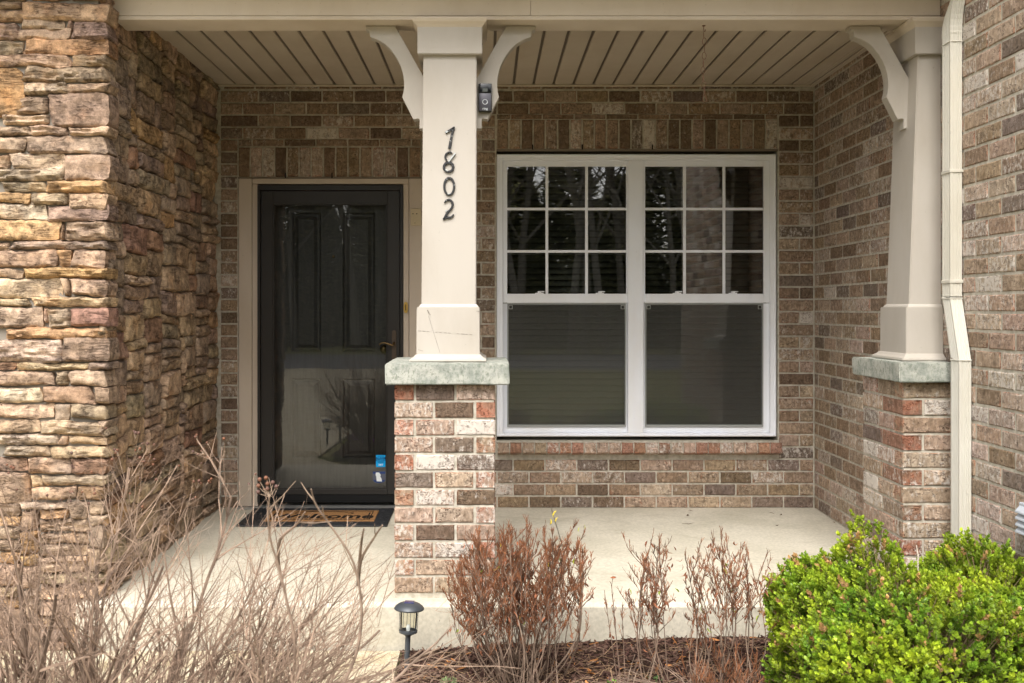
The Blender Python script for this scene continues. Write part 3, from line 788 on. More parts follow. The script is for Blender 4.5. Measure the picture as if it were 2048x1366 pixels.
# house body behind, so no daylight leaks in
hb = empty('house_interior', (.2, 8, 0), kind='structure')
mb = MB()
mb.box(-4.2, -.46, DB + .35, 7.4, -.3, 3.4); mb.box(-.46, XR + .2, 8.6, 8.8, -.3, 3.4)
mb.box(-.46, XR + .2, DB + .25, 8.6, 2.75, 3.0); mb.box(-.46, XR + .2, DB + .25, 8.6, -.3, .0); mb.box(XR + .15, XR + .35, DB + .2, 8.6, -.3, 3.0)
mb.box(-.56, -.46, DB + .25, 8.6, -.3, 3.0); mb.box(-.56, .0, DB + .19, DB + .25, -.3, 3.); mb.box(XL - 2, XR + .3, DB + .01, DB + .3, 2.97, 3.5)
mb.box(1.95, XR + .3, DB + .19, DB + .25, -.3, 3.); mb.box(0, 1.95, DB + .19, DB + .25, -.3, .42); mb.box(0, 1.95, DB + .19, DB + .25, 2.31, 3.)
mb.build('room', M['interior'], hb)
# ================================================================ columns
def catmull(pts, n=6):
    pts = [Vector(p) for p in pts]; out = []
    for i in range(len(pts) - 1):
        p0 = pts[max(i - 1, 0)]; p1 = pts[i]; p2 = pts[i + 1]; p3 = pts[min(i + 2, len(pts) - 1)]
        for k in range(n):
            t = k / n; out.append(.5 * ((2 * p1) + (-p0 + p2) * t + (2 * p0 - 5 * p1 + 4 * p2 - p3) * t * t + (-p0 + 3 * p1 - 3 * p2 + p3) * t ** 3))
    out.append(pts[-1]); return out
# bracket outline in the picture (right-hand column), turned into metres at its own distance
BRK = [(715, 235), (1003, 235), (1297, 780), (1297, 1255), (1240, 1255), (1240, 1165), (1225, 1158), (1180, 1165), (1070, 945), (1082, 905), (1089, 850), (1088, 790), (1078, 720), (1058, 650),
       (1030, 590), (997, 535), (955, 480), (905, 432), (860, 403), (815, 380), (760, 362), (755, 345), (752, 300), (735, 290), (715, 287)]
DBK = 4.487
def bracket(parent, x_in, flip, zoff=0):
    pts = [((x - 1297) / 4.8775 * DBK / F, Zat(y / 4.8775, DBK) + zoff) for x, y in BRK]
    if flip: pts = [(-x, z) for x, z in pts]
    mb = MB(); mb.prism([(x_in + x, min(z, Z0 - .0015)) for x, z in pts], DBK, DBK + .06)
    o = mb.build('bracket', M['column'], parent)
    bm = bmesh.new(); bm.from_mesh(o.data); bmesh.ops.bevel(bm, geom=[e for e in bm.edges if abs(e.verts[0].co.y - e.verts[1].co.y) < 1e-5], offset=.002, segments=1, affect='EDGES'); bm.to_mesh(o.data); bm.free()
def frustum(mb, xa, ya, za, wa, da, xb, yb, zb, wb, db, bev=.003):
    """square post section from (centre xa, centre ya) at za to xb, yb at zb"""
    vs = [(xa + sx * wa / 2, ya + sy * da / 2, za) for sx, sy in ((-1, -1), (1, -1), (1, 1), (-1, 1))] + [(xb + sx * wb / 2, yb + sy * db / 2, zb) for sx, sy in ((-1, -1), (1, -1), (1, 1), (-1, 1))]
    bm = bmesh.new(); b = [bm.verts.new(v) for v in vs]
    for f in ((3, 2, 1, 0), (4, 5, 6, 7), (0, 1, 5, 4), (1, 2, 6, 5), (2, 3, 7, 6), (3, 0, 4, 7)): bm.faces.new([b[i] for i in f])
    if bev: bmesh.ops.bevel(bm, geom=bm.edges[:], offset=bev, segments=2, affect='EDGES')
    bm.verts.index_update(); mb.add([v.co.copy() for v in bm.verts], [[v.index for v in f.verts] for f in bm.faces]); bm.free()
def square_mould(mb, cx, cy_, prof, x_clip=None):
    """moulding of square rings: prof = [(half width, z)]"""
    vs = []; fs = []
    for r, z in prof:
        for sx, sy in ((-1, -1), (1, -1), (1, 1), (-1, 1)):
            x = cx + sx * r; 
            if x_clip: x = min(x, x_clip)
            vs.append((x, cy_ + sy * r, z))
    for i in range(len(prof) - 1):
        for k in range(4): fs.append((i * 4 + k, i * 4 + (k + 1) % 4, i * 4 + 4 + (k + 1) % 4, i * 4 + 4 + k))
    fs.append((3, 2, 1, 0)); m = len(vs); fs.append((m - 4, m - 3, m - 2, m - 1)); mb.add(vs, fs)
CYC = DF + .2285
def column(label, cx0, cx1, w, brackets, zb, xc=None):
    """cx0 / cx1: centre at foot and head (the posts lean a little)"""
    e = empty('porch_column', (cx0, CYC, zb), label, 'column', 'painted square porch columns')
    H = lambda t: cx0 + (cx1 - cx0) * t
    mb = MB(); square_mould(mb, cx0, CYC, [(.173, zb + .001), (.176, zb + .006), (.174, zb + .014), (.160, zb + .022), (.150, zb + .032), (.147, zb + .034)], xc); mb.build('foot_moulding', M['column'], e)
    zk = Zat(614, 4.37)
    mb = MB(); frustum(mb, cx0, CYC, zb + .03, .292, .292, cx0, CYC, zk, .290, .290, .003)
    if xc: mb.v = [(min(x, xc), y, z) for x, y, z in mb.v]
    mb.build('base_block', M['column'], e)
    mb = MB(); frustum(mb, cx0 + .002, CYC, zk - .002, .252, .252, H(1), CYC, 2.50, .246, .246, .004)
    if xc: mb.v = [(min(x, xc), y, z) for x, y, z in mb.v]
    mb.build('shaft', M['column'], e)
    mb = MB(); square_mould(mb, cx0 + .002, CYC, [(.137, zk - .001), (.136, zk + .003), (.129, zk + .012), (.125, zk + .014)], xc); mb.build('base_moulding', M['column'], e)
    mb = MB(); frustum(mb, cx1, CYC, 2.448, .298, .298, cx1, CYC, 2.60, .298, .298, .003)
    if xc: mb.v = [(min(x, xc), y, z) for x, y, z in mb.v]
    mb.build('capital', M['column'], e)
    mb = MB(); square_mould(mb, cx1, CYC, [(.149, 2.572), (.151, 2.575), (.157, 2.583), (.168, 2.594), (.172, 2.604), (.172, 2.6115)], xc); mb.build('crown_moulding', M['trim'], e)
    for s in brackets:
        xi = H(.93) + (.1235 if s > 0 else -.1235) + (.004 if s < 0 else -.004)
        bracket(e, xi, s > 0)
    return e
colA = column('free-standing column with the house number and brackets on both sides', -.1815, -.1735, .25, (-1, 1), 1.0315)
colB = column('beige column against the right wall with a single bracket, next to the downspout', 2.073, 2.117, .25, (-1,), 1.0355, xc=XR - .003)
# scuffs and pencil-like scratches on the base block
mb = MB(); yb = CYC - .146
def scratch(p, q, w=.0012, n=1):
    a, b = P(*p, yb), P(*q, yb); mb.tube([a + Vector((0, -.0004, 0)), b + Vector((0, -.0004, 0))], w, 4)
for k in range(14):
    x = 836 + k * 8.6; y = 661.5 + .00 * k + k * .62
    if k % 5 != 3: scratch((x, y), (x + BR.uniform(4, 8), y + .5), .0007)
scratch((855, 620), (858, 627), .0022); scratch((858, 627), (861, 630), .0012); scratch((857, 632), (880, 706), .0006)
scratch((953, 622), (960, 623), .0008); scratch((836, 699), (846, 702), .0006)
mb.build('scuff_mark', NM('scuff', (.16, .14, .12), .9, .1).m, colA)

# house numerals 1 8 0 2, each a separate cast piece screwed to the post
def ribbon(mb, pts, widths, y, t=.008):
    """flat raised stroke in the x-z plane"""
    pts = [Vector((p[0], p[1])) for p in pts]; n = len(pts); L = []; Rr = []
    for i, p in enumerate(pts):
        d = (pts[min(i + 1, n - 1)] - pts[max(i - 1, 0)]).normalized(); q = Vector((-d.y, d.x)) * (widths[i] / 2)
        L.append(p + q); Rr.append(p - q)
    vs = []; 
    for i in range(n):
        a, b = L[i], Rr[i]; ia, ib = a.lerp(b, .16), b.lerp(a, .16)
        vs += [(a.x, y, a.y), (ia.x, y - t, ia.y), (ib.x, y - t, ib.y), (b.x, y, b.y)]
    fs = []
    for i in range(n - 1):
        for k in range(3): fs.append((i * 4 + k, i * 4 + k + 1, i * 4 + 5 + k, i * 4 + 4 + k))
    fs.append((0, 1, 2, 3)); m = (n - 1) * 4; fs.append((m + 3, m + 2, m + 1, m)); mb.add(vs, fs)
DN = CYC - .1258
def npt(x, y): return (Xat(840 + x / 6.508, DN), Zat(240 + y / 6.508, DN))
def stroke(mb, pts, ws, smooth=True, off=0):
    q = catmull([(*npt(*p), 0) for p in pts], 6) if smooth else [Vector((*npt(*p), 0)) for p in pts]
    s = 1 / 6.508 * DN / F; n = len(q)
    W = [s * (ws[0] + (ws[1] - ws[0]) * min(1, 2 * i / (n - 1)) if i < n / 2 else ws[1] + (ws[2] - ws[1]) * (2 * i / (n - 1) - 1)) for i in range(n)]
    ribbon(mb, [(p.x, p.y) for p in q], W, DN + off - .0005)
def numeral(lbl, strokes, bare=()):
    mb = MB()
    for st in strokes: stroke(mb, *st)
    zs = [v[2] for v in mb.v]; xs_ = [v[0] for v in mb.v]; b = Vector(((min(xs_) + max(xs_)) / 2, DN, min(zs)))
    o = mb.build_at('house_number', M['numeral'], b, True, 30); tag(o, lbl, 'house number', 'house number figures on the column')
    if bare:
        mb = MB()
        for st in bare: stroke(mb, *st, off=-.0008)
        put('bare_patch', mb.mesh('bare_patch', M['chipped_metal']), o, (0, 0, 0))
ring8 = [(372 + 60 * math.sin(a), 615 - 60 * math.cos(a)) for a in [i * math.pi / 8 for i in range(17)]]
ring0 = [(380 + 64 * math.sin(a), 865 - 110 * math.cos(a)) for a in [i * math.pi / 8 for i in range(17)]]
numeral('black figure 1, topmost of the numerals on the column', [([(332, 165), (390, 135), (452, 96)], (34, 34, 30)), ([(440, 100), (415, 200), (398, 290), (385, 375)], (30, 34, 42))], [([(333, 165), (362, 150)], (30, 32, 30), False)])
numeral('black figure 8 with a bare metal bar across it, below the figure 1', [([(420, 436), (385, 420), (345, 440), (328, 485), (348, 530)], (22, 28, 24)), (ring8, (40, 32, 40))], [([(462, 432), (420, 485), (372, 545)], (18, 22, 22), False), ([(335, 645), (365, 668)], (20, 20, 14), False)])
numeral('black figure 0 between the 8 and the 2 on the column', [(ring0, (34, 27, 34))], [([(358, 960), (372, 966), (398, 955)], (10, 12, 10), False)])
numeral('black figure 2, lowest of the numerals on the column', [([(318, 1078), (345, 1045), (390, 1042), (424, 1085), (415, 1140), (360, 1205), (308, 1290)], (16, 34, 26)), ([(300, 1294), (350, 1272), (405, 1266), (438, 1228)], (30, 32, 18))], [([(335, 1190), (352, 1178)], (20, 22, 20), False)])

# doorbell with camera on the bracket
yd = DBK
o = empty('doorbell', (Xat(969, yd), yd, Zat(222, yd)), 'dark video doorbell with a pale ring button beside the column head', 'doorbell')
x0, x1, z0, z1 = Xat(957, yd), Xat(983.5, yd), Zat(222.5, yd - .03), Zat(166.5, yd - .03); zm = Zat(186, yd - .03)
MB().box(x0, x1, yd - .024, yd - .0005, z0, z1, .003, 2).build('housing', M['bell_black'], o, True, 40)
MB().box(x0 + .0025, x1 - .003, yd - .029, yd - .0235, z0 + .003, zm - .0005, .0015, 2).build('face_plate', M['bell_grey'], o, True, 40)
MB().box(x0 + .0025, x1 - .003, yd - .0285, yd - .0235, zm + .0005, z1 - .001, .0015, 2).build('camera_window', M['bell_black'], o, True, 40)
MB().box((x0 + x1) / 2 - .013, (x0 + x1) / 2 + .012, yd - .0298, yd - .0280, zm + .006, zm + .023, .0008).build('lens', M['lens'], o)
xc, zc = (x0 + x1) / 2 - .0003, Zat(203.8, yd - .03)
mb = MB(); mb.tube([(xc + .0112 * math.cos(q), yd - .030, zc + .0112 * math.sin(q)) for q in [i * math.pi / 12 for i in range(25)]], .0017, 6, False); mb.build('button_ring', M['bell_white'], o, True)
mb = MB(); mb.lathe([(0, .0), (.0095, .0), (.0095, -.003)], (xc, yd - .0305, zc), 20, Matrix.Rotation(R(90), 3, 'X').to_4x4()); mb.build('button', M['bell_grey'], o)
text_mb('ring', .0165, (xc, yd - .0293, Zat(217.2, yd - .03)), .0004, bold=.0002).build('lettering', M['bell_white'], o)

# ================================================================ window
YF = DB + .012
win = empty('window', (.96, YF, .44), 'large white double window with divided upper sashes in the porch back wall', 'window', kind='thing')
def fx(px): return Xat(px, YF)
def fz(py): return Zat(py, YF)
def profile_frame(mb, x0, x1, z0, z1, wl, wr, wb, wt, ya, yb, bev=.0025):
    mb.box(x0, x0 + wl, ya, yb, z0, z1, bev); mb.box(x1 - wr, x1, ya, yb, z0, z1, bev)
    mb.box(x0 + wl, x1 - wr, ya + .0004, yb, z0, z0 + wb, bev); mb.box(x0 + wl, x1 - wr, ya + .0004, yb, z1 - wt, z1, bev)
X0, X1, ZB, ZT = fx(993.5), fx(1553), fz(873.5), fz(308)
mb = MB(); profile_frame(mb, X0, X1, ZB, ZT, .040, .040, .022, .040, YF, YF + .09)
profile_frame(mb, X0 + .004, X1 - .004, ZB + .004, ZT - .004, .012, .012, .008, .012, YF - .006, YF + .02, .002)
mb.build('frame', M['vinyl'], win)
xm0, xm1 = fx(1256), fx(1287)
MB().box(xm0, xm1, YF + .0012, YF + .09, ZB + .0225, ZT - .0405, .002).build('mullion', M['vinyl'], win)
YS = YF + .012
zr0, zr1 = Zat(606, YS), Zat(588, YS)
SX = [(X0 + .0405, xm0 - .0005), (xm1 + .0005, X1 - .0405)]
for si, (a, b) in enumerate(SX):
    up = MB(); u0z, u1z = zr0 + .002, ZT - .0405
    ga, gb = Xat((1014.5, 1290.5)[si], YS), Xat((1252.5, 1527)[si], YS); gt, gbz = Zat(333, YS), Zat(587.5, YS)
    up.box(a, ga, YS, YS + .03, u0z, u1z, .0015); up.box(gb, b, YS, YS + .03, u0z, u1z, .0015)
    up.box(ga, gb, YS + .0004, YS + .03, gt, u1z, .0015); up.box(ga, gb, YS - .004, YS + .03, zr0, gbz, .002)
    so = up.build('upper_sash', M['vinyl'], win)
    for t in (1 / 3, 2 / 3):
        x = ga + (gb - ga) * t; q = MB(); q.box(x - .0095, x + .0095, YS + .0015, YS + .0075, gbz, gt, .0018); q.build('muntin', M['vinyl'], so)
        z = gbz + (gt - gbz) * t; q = MB(); q.box(ga, gb, YS + .0018, YS + .0072, z - .0085, z + .0085, .0018); q.build('muntin', M['vinyl'], so)
    # one pane per light of the grille
    for i in range(3):
        for j in range(3):
            xa, xb = ga + (gb - ga) * i / 3, ga + (gb - ga) * (i + 1) / 3; za, zb_ = gbz + (gt - gbz) * j / 3, gbz + (gt - gbz) * (j + 1) / 3
            q = MB(); q.add([(xa, YS + .008, za), (xb, YS + .008, za), (xb, YS + .008, zb_), (xa, YS + .008, zb_)], [(0, 1, 2, 3)]); q.build('pane', M['glass'], so)
    for lx in ((1079, 1200) if si == 0 else (1354, 1466)):
        x = Xat(lx, YS); q = MB(); q.box(x - .028, x + .026, YS - .008, YS + .008, gbz - .002, gbz + .006, .002); q.box(x - .012, x + .012, YS - .012, YS + .006, gbz + .005, gbz + .017, .003); q.box(x + .004, x + .032, YS - .013, YS - .006, gbz + .010, gbz + .017, .002)
        q.build('sash_lock', M['vinyl'], so)
    lo = MB(); YL = YS + .016; l0z, l1z = ZB + .0225, zr0 - .001
    lt, lb = Zat(607.5, YL), Zat(852, YL)
    lo.box(a, ga + .001, YL, YL + .03, l0z, l1z, .0015); lo.box(gb - .001, b, YL, YL + .03, l0z, l1z, .0015)
    lo.box(ga + .001, gb - .001, YL + .0004, YL + .03, l0z, lb, .0015); lo.box(ga + .001, gb - .001, YL + .0006, YL + .03, lt, l1z, .001)
    ls = lo.build('lower_sash', M['vinyl'], win)
    q = MB(); q.add([(ga, YL + .012, lb), (gb, YL + .012, lb), (gb, YL + .012, lt), (ga, YL + .012, lt)], [(0, 1, 2, 3)]); q.build('pane', M['glass'], ls)
    scn = MB(); ys = YS + .004; scn.add([(ga + .006, ys + .003, lb + .008), (gb - .006, ys + .003, lb + .008), (gb - .006, ys + .003, lt - .004), (ga + .006, ys + .003, lt - .004)], [(0, 1, 2, 3)])
    sc_ = scn.build('insect_screen', M['screen'], win)
    q = MB(); profile_frame(q, ga, gb, lb - .004, lt, .008, .008, .014, .006, ys, ys + .008, .001); q.build('screen_frame', NM('grey_screen_frame', (.30, .31, .30), .5, .3).m if si == 0 else bpy.data.materials['grey_screen_frame'], sc_)
    for cx_ in (ga + .022, gb - .022):
        q = MB(); r_ = .0125; zc_ = lt - .022; 
        for A in ((cx_ - r_, cx_ + r_, zc_ - r_, zc_ - r_ + .003), (cx_ - r_, cx_ + r_, zc_ + r_ - .003, zc_ + r_), (cx_ - r_, cx_ - r_ + .003, zc_ - r_, zc_ + r_), (cx_ + r_ - .003, cx_ + r_, zc_ - r_, zc_ + r_)):
            q.box(A[0], A[1], ys - .002, ys, A[2], A[3])
        q.build('screen_clip', NM('pale_clip', (.45, .46, .42), .5, .3).m if 'pale_clip' not in bpy.data.materials else bpy.data.materials['pale_clip'], sc_)
# blinds: every slat its own piece
sl = MB(); 
for side_i, (a, b) in enumerate(SX):
    be = empty('window_blind', ((a + b) / 2, YF + .13, ZT), 'lowered off-white slatted blind behind the %s half of the window' % ('left' if side_i == 0 else 'right'), 'blind', 'slatted blinds behind the window')
    q = MB(); tl = R(38)
    w2 = b - a - .01
    cs, sn = math.cos(tl) * .0245, math.sin(tl) * .0245
    vs = [(0, -cs, -sn), (w2, -cs, -sn), (w2, 0, .003), (0, 0, .003), (w2, cs, sn), (0, cs, sn)]; vs2 = [(x, y, z - .0025) for x, y, z in vs]
    q.add(vs + vs2, [(0, 1, 2, 3), (3, 2, 4, 5), (7, 6, 9, 8), (8, 9, 11, 10), (0, 6, 7, 1), (5, 4, 10, 11), (1, 7, 8, 2), (2, 8, 10, 4), (0, 3, 9, 6), (3, 5, 11, 9)])
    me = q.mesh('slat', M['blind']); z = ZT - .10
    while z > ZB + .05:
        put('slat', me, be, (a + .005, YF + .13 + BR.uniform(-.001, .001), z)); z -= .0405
    MB().box(a, b, YF + .10, YF + .16, ZT - .075, ZT - .02, .003).build('head_rail', M['blind'], be)
    MB().box(a + .005, b - .005, YF + .115, YF + .145, ZB + .022, ZB + .04, .003).build('bottom_rail', M['blind'], be)
    q = MB()
    for t in (.13, .5, .87): q.tube([(a + (b - a) * t, YF + .105, ZT - .07), (a + (b - a) * t, YF + .105, ZB + .03)], .0012, 4)
    q.build('ladder_cord', M['blind'], be)

# ================================================================ entrance
YT = DB + .004
df = empty('door_frame', (-1.0, YT, 0), 'beige painted door surround in the brick wall', 'door frame', kind='thing')
tx = lambda px: Xat(px, YT); tz = lambda py: Zat(py, YT)
zt = 2.1165; mb = MB()
mb.box(tx(477), tx(503.5), YT, YT + .12, .006, zt, .003); mb.build('casing', M['door_trim'], df)
MB().box(tx(504.2), tx(515), YT + .006, YT + .13, .006, zt - .035, .003, 2).build('casing', M['door_trim'], df)
MB().box(tx(806.5), tx(817.5), YT + .006, YT + .13, .006, zt - .035, .003, 2).build('casing', M['door_trim'], df)
MB().box(tx(818.2), tx(845), YT, YT + .12, .006, zt, .003).build('casing', M['door_trim'], df)
MB().box(tx(504.2), tx(817.5), YT + .0015, YT + .12, zt - .034, zt, .003).build('casing', M['door_trim'], df)
MB().box(tx(478), tx(844), DB - .055, YT + .14, floor_z(6.05) - .002, .004 + .0, .002).build('threshold', NM('aluminium_threshold', (.42, .42, .40), .35, .5, .6).m, df)

YD = DB + .016
sdr = empty('storm_door', (-1.0, YD, .0), 'dark full-view glass storm door with a brass lever handle', 'door', kind='thing')
dx = lambda px: Xat(px, YD); dz = lambda py: Zat(py, YD)
mb = MB(); mb.box(dx(515.5), dx(521), YD - .012, YD + .03, .03, dz(370.5), .002); mb.box(dx(800.5), dx(806), YD - .012, YD + .03, .03, dz(370.5), .002)
mb.box(dx(521), dx(800.5), YD - .0115, YD + .03, dz(381), dz(370.5), .002); mb.build('outer_frame', M['black_metal'], sdr)
mb = MB(); profile_frame(mb, dx(522), dx(799.5), dz(989), dz(382), dx(545.5) - dx(522), dx(799.5) - dx(775), dz(979) - dz(989), dz(382) - dz(407), YD, YD + .03, .002)
mb.build('frame', M['black_metal'], sdr)
mb = MB(); profile_frame(mb, dx(545), dx(775.5), dz(980), dz(406), .012, .012, .012, .012, YD + .004, YD + .012, .003); mb.build('glazing_bead', M['black_metal'], sdr)
MB().box(dx(522), dx(799.5), YD + .004, YD + .02, .034, dz(989.5)).build('door_sweep', M['rubber_seal'], sdr)
g0, g1, h0, h1 = dx(546), dx(774.5), dz(979), dz(408)
q = MB(); q.add([(g0, YD + .014, h0), (g1, YD + .014, h0), (g1, YD + .014, h1), (g0, YD + .014, h1)], [(0, 1, 2, 3)]); q.build('glass', M['door_glass'], sdr)
hd = MB(); hx = dx(788.3); 
ppts = []; rr = .0145
for i in range(13): a = math.pi * i / 12; ppts.append((hx + rr * math.cos(a), dz(664.5) + rr * math.sin(a) - .0))
for i in range(13): a = math.pi + math.pi * i / 12; ppts.append((hx + rr * math.cos(a), dz(718) + rr * math.sin(a)))
hd.prism(ppts, YD - .007, YD - .0003); ho = hd.build('handle', NM('bronze_escutcheon', (.085, .062, .045), .45, .5, .6).m, sdr)
q = MB(); lv = catmull([P(788.5, 686, YD - .03), P(784.5, 690, YD - .042), P(777, 688, YD - .045), (P(769, 685.5, YD - .045)), P(762, 686.5, YD - .044), P(758.5, 690.5, YD - .040)], 5)
nn = len(lv); q.tube([(hx, YD - .004, dz(685.5)), (hx, YD - .03, dz(685.7))] + lv, [.007, .006] + [.0062 - .0035 * (i / nn) ** 1.5 for i in range(nn)], 8); q.build('lever', M['brass'], ho, True)
q = MB(); q.lathe([(0, -.003), (.006, -.003), (.006, .001)], (hx, YD - .0075, dz(707)), 14, Matrix.Rotation(R(90), 3, 'X').to_4x4()); q.build('keyhole', M['rubber_seal'], ho)
def sticker_box(x0, x1, y0, y1, mat, parent, off=.0, name='sticker'):
    ys = YD + .0135 - off; q = MB(); q.box(Xat(x0, ys), Xat(x1, ys), ys - .0006, ys, Zat(y1, ys), Zat(y0, ys)); return q.build(name, mat, parent)
st_ = sticker_box(752, 770.8, 910, 934, M['sticker_blue'], sdr)
ys = YD + .0125
text_mb('ALARM', .0195, (Xat(761.4, ys), ys, Zat(916.5, ys)), .0002, bold=.0004).build('lettering', M['ink'], st_)
text_mb('MONITORED', .0115, (Xat(761.4, ys), ys, Zat(920.2, ys)), .0002, bold=.0002).build('lettering', M['ink'], st_)
for yy, wd in ((923.3, 13.5), (925.3, 11.5), (912.4, 13)):
    q = MB(); q.box(Xat(761.4 - wd / 2, ys), Xat(761.4 + wd / 2, ys), ys - .0002, ys + .0002, Zat(yy + .35, ys), Zat(yy - .35, ys)); q.build('small_print', M['ink'], st_)
text_mb('24/7', .0175, (Xat(761.4, ys), ys, Zat(929.8, ys)), .0002, bold=.0003).build('lettering', M['sticker_white'], st_)
# shield shaped sticker
sh = [(745.5, 943), (771, 943), (771.3, 960), (768, 964.5), (758, 967), (749, 965), (745, 960)]
q = MB(); q.prism([(Xat(x, ys), Zat(y, ys)) for x, y in sh], ys + .0004, ys + .0009); sho = q.build('shield_sticker', M['shield_clear'], sdr)
q = MB(); q.prism([(Xat(x, ys), Zat(y, ys)) for x, y in [(746, 943), (770.5, 943), (770.5, 947.5), (746, 947.5)]], ys - .0001, ys + .0003); q.prism([(Xat(x, ys), Zat(y, ys)) for x, y in [(746, 960), (770.5, 960), (767.5, 963.6), (758, 966), (749.5, 964)]], ys - .0001, ys + .0003); q.build('band', M['shield_blue'], sho)
q = MB(); q.prism([(Xat(x, ys), Zat(y, ys)) for x, y in [(752, 945), (758, 945), (760.5, 948), (761.5, 951), (760.5, 953), (763, 957), (764, 963), (753.5, 962.5), (752.5, 953), (751, 949.5)]], ys - .0009, ys - .0003); q.build('silhouette', M['sticker_white'], sho)

YI = DB + .105
ed = empty('entry_door', (-1.0, YI, 0), 'dark panelled entrance door behind the storm door glass', 'door', kind='thing')
ix = lambda px: Xat(px, YI); iz = lambda py: Zat(py, YI)
pan = [(583, 642, 425, 704), (685, 750, 425, 704), (583, 642, 757, 916), (685, 750, 757, 916)]
xs = [ix(512)] + [ix(v) for v in (583, 642, 685, 750)] + [ix(812)]; zs = [0.0, iz(916), iz(757), iz(704), iz(425), 2.09]
q = MB()
for i in range(5):
    for j in range(5):
        if i in (1, 3) and j in (1, 3): continue
        x0, x1, z0, z1 = xs[i], xs[i + 1], zs[j], zs[j + 1]
        q.add([(x0, YI, z0), (x1, YI, z0), (x1, YI, z1), (x0, YI, z1)], [(0, 1, 2, 3)])
q.box(xs[0], xs[-1], YI + .02, YI + .04, 0, 2.09); q.build('leaf', M['door'], ed)
for (a, b, c, d) in pan:
    x0, x1, z0, z1 = ix(a), ix(b), iz(d), iz(c); q = MB()
    rings = [(0, 0), (.006, .004), (.012, .014), (.026, .012), (.046, .002), (.05, .002)]
    vs = []
    for r, dep in rings: vs += [(x0 + r, YI + dep, z0 + r), (x1 - r, YI + dep, z0 + r), (x1 - r, YI + dep, z1 - r), (x0 + r, YI + dep, z1 - r)]
    fs = [(i * 4 + k, i * 4 + (k + 1) % 4, i * 4 + 4 + (k + 1) % 4, i * 4 + 4 + k) for i in range(len(rings) - 1) for k in range(4)] + [(20, 21, 22, 23)]
    q.add(vs, fs); q.build('panel', M['door'], ed)
q = MB(); q.lathe([(0, -.055), (.018, -.052), (.027, -.04), (.022, -.025), (.010, -.018), (.010, -.005), (.028, -.004), (.028, 0)], (ix(769), YI, iz(698)), 18, Matrix.Rotation(R(-90), 3, 'X').to_4x4() @ Matrix.Scale(-1, 4, (0, 0, 1)) if False else Matrix.Rotation(R(-90), 3, 'X').to_4x4()); q.build('knob', M['brass'], ed, True)
q = MB(); q.lathe([(0, -.006), (.007, -.006), (.009, 0)], (ix(667), YI, iz(513)), 12, Matrix.Rotation(R(-90), 3, 'X').to_4x4()); q.build('peephole', M['brass'], ed, True)

q = MB(); yy = YT - .008; q.box(Xat(821.5, yy), Xat(843, yy), yy, YT - .0003, Zat(451.5, yy), Zat(417, yy), .002)
o = tag(q.build_at('wall_plate', M['plate'], (Xat(832, yy), yy, Zat(452, yy))), 'small ivory blanking plate screwed to the right door casing', 'cover plate')
q = MB()
for a, b in ((826, 427.5), (833.5, 427.5), (829.8, 446)): q.lathe([(0, 0), (.0042 if b < 440 else .0022, 0), (.004, .002)], (Xat(a, yy), yy - .0006, Zat(b, yy)), 10, Matrix.Rotation(R(-90), 3, 'X').to_4x4())
put('screw_hole', q.mesh('screw_hole', M['rubber_seal']), o, (0, 0, 0))
q = MB(); yy = YT - .004; q.prism([(Xat(807.5 + 4 + 4.2 * math.cos(a) * (1 if True else 1), yy), Zat(615 - 11 * max(-1, min(1, 1.25 * math.sin(a))), yy)) for a in [i * math.pi / 8 for i in range(16)]], yy - .003, yy + .008)
o = tag(q.build_at('strike_plate', M['bright_brass'], (Xat(811, yy), yy, Zat(626, yy))), 'small oval brass plate on the inner edge of the right door casing', 'latch plate')
q = MB(); q.box(Xat(809.8, yy), Xat(812.8, yy), yy - .0042, yy - .0032, Zat(621, yy), Zat(609, yy), .0004); put('slot', q.mesh('slot', M['brass']), o, (0, 0, 0))

# doormat
def mz(D): return floor_z(D)
mt = empty('doormat', (-1.04, 5.84, mz(5.84)), 'black rubber doormat with a coir panel reading Welcome', 'doormat')
mx0, mx1, my0, my1 = -1.484, -.592, 5.60, 6.045
rot = Matrix.Translation((0, 0, .0)) 
shr = Matrix(((1, 0, 0, 0), (0, 1, 0, 0), (0, .018, 1, -.018 * DB), (0, 0, 0, 1)))      # follow the fall of the slab
q = MB(); q.box(mx0, mx1, my0, my1, .0012, .009, .003, 1, shr); q.build('rubber_base', M['mat_rubber'], mt)
q = MB(); cx0, cx1, cy0, cy1 = -1.345, -.68, 5.695, 5.965; q.box(cx0, cx1, cy0, cy1, .008, .0145, .002, 1, shr); q.build('coir_panel', M['coir'], mt)
t_ = text_mb('Welcome', .155, (-1.012, 5.80, .0158), .0006, xscale=1.02, bold=.0035, rx=0, shear=.12); t_.v = [tuple(shr @ Vector(v)) for v in t_.v]; t_.build('lettering', M['mat_print'], mt)
q = MB()
for (a, b, c, d) in ((cx0 + .03, cx1 - .03, cy0 + .025, cy0 + .031), (cx0 + .03, cx1 - .03, cy1 - .031, cy1 - .025), (cx0 + .03, cx0 + .036, cy0 + .025, cy1 - .025), (cx1 - .036, cx1 - .03, cy0 + .025, cy1 - .025),
                     (cx0 + .045, cx0 + .054, cy0 + .06, cy1 - .06), (cx1 - .054, cx1 - .045, cy0 + .06, cy1 - .06)): q.box(a, b, c, d, .0146, .0153, 0, 1, shr)
for i in range(26):
    x = cx0 + .03 + i * .0235; q.box(x, x + .012, cy0 + .038, cy0 + .046, .0146, .0153, 0, 1, shr)
arc = [(-1.012 + .15 * math.sin(a), 5.885 + .045 * math.cos(a), .0150) for a in [R(-85 + i * 17) for i in range(11)]]
q.tube([shr @ Vector(p) for p in arc], .0022, 4)
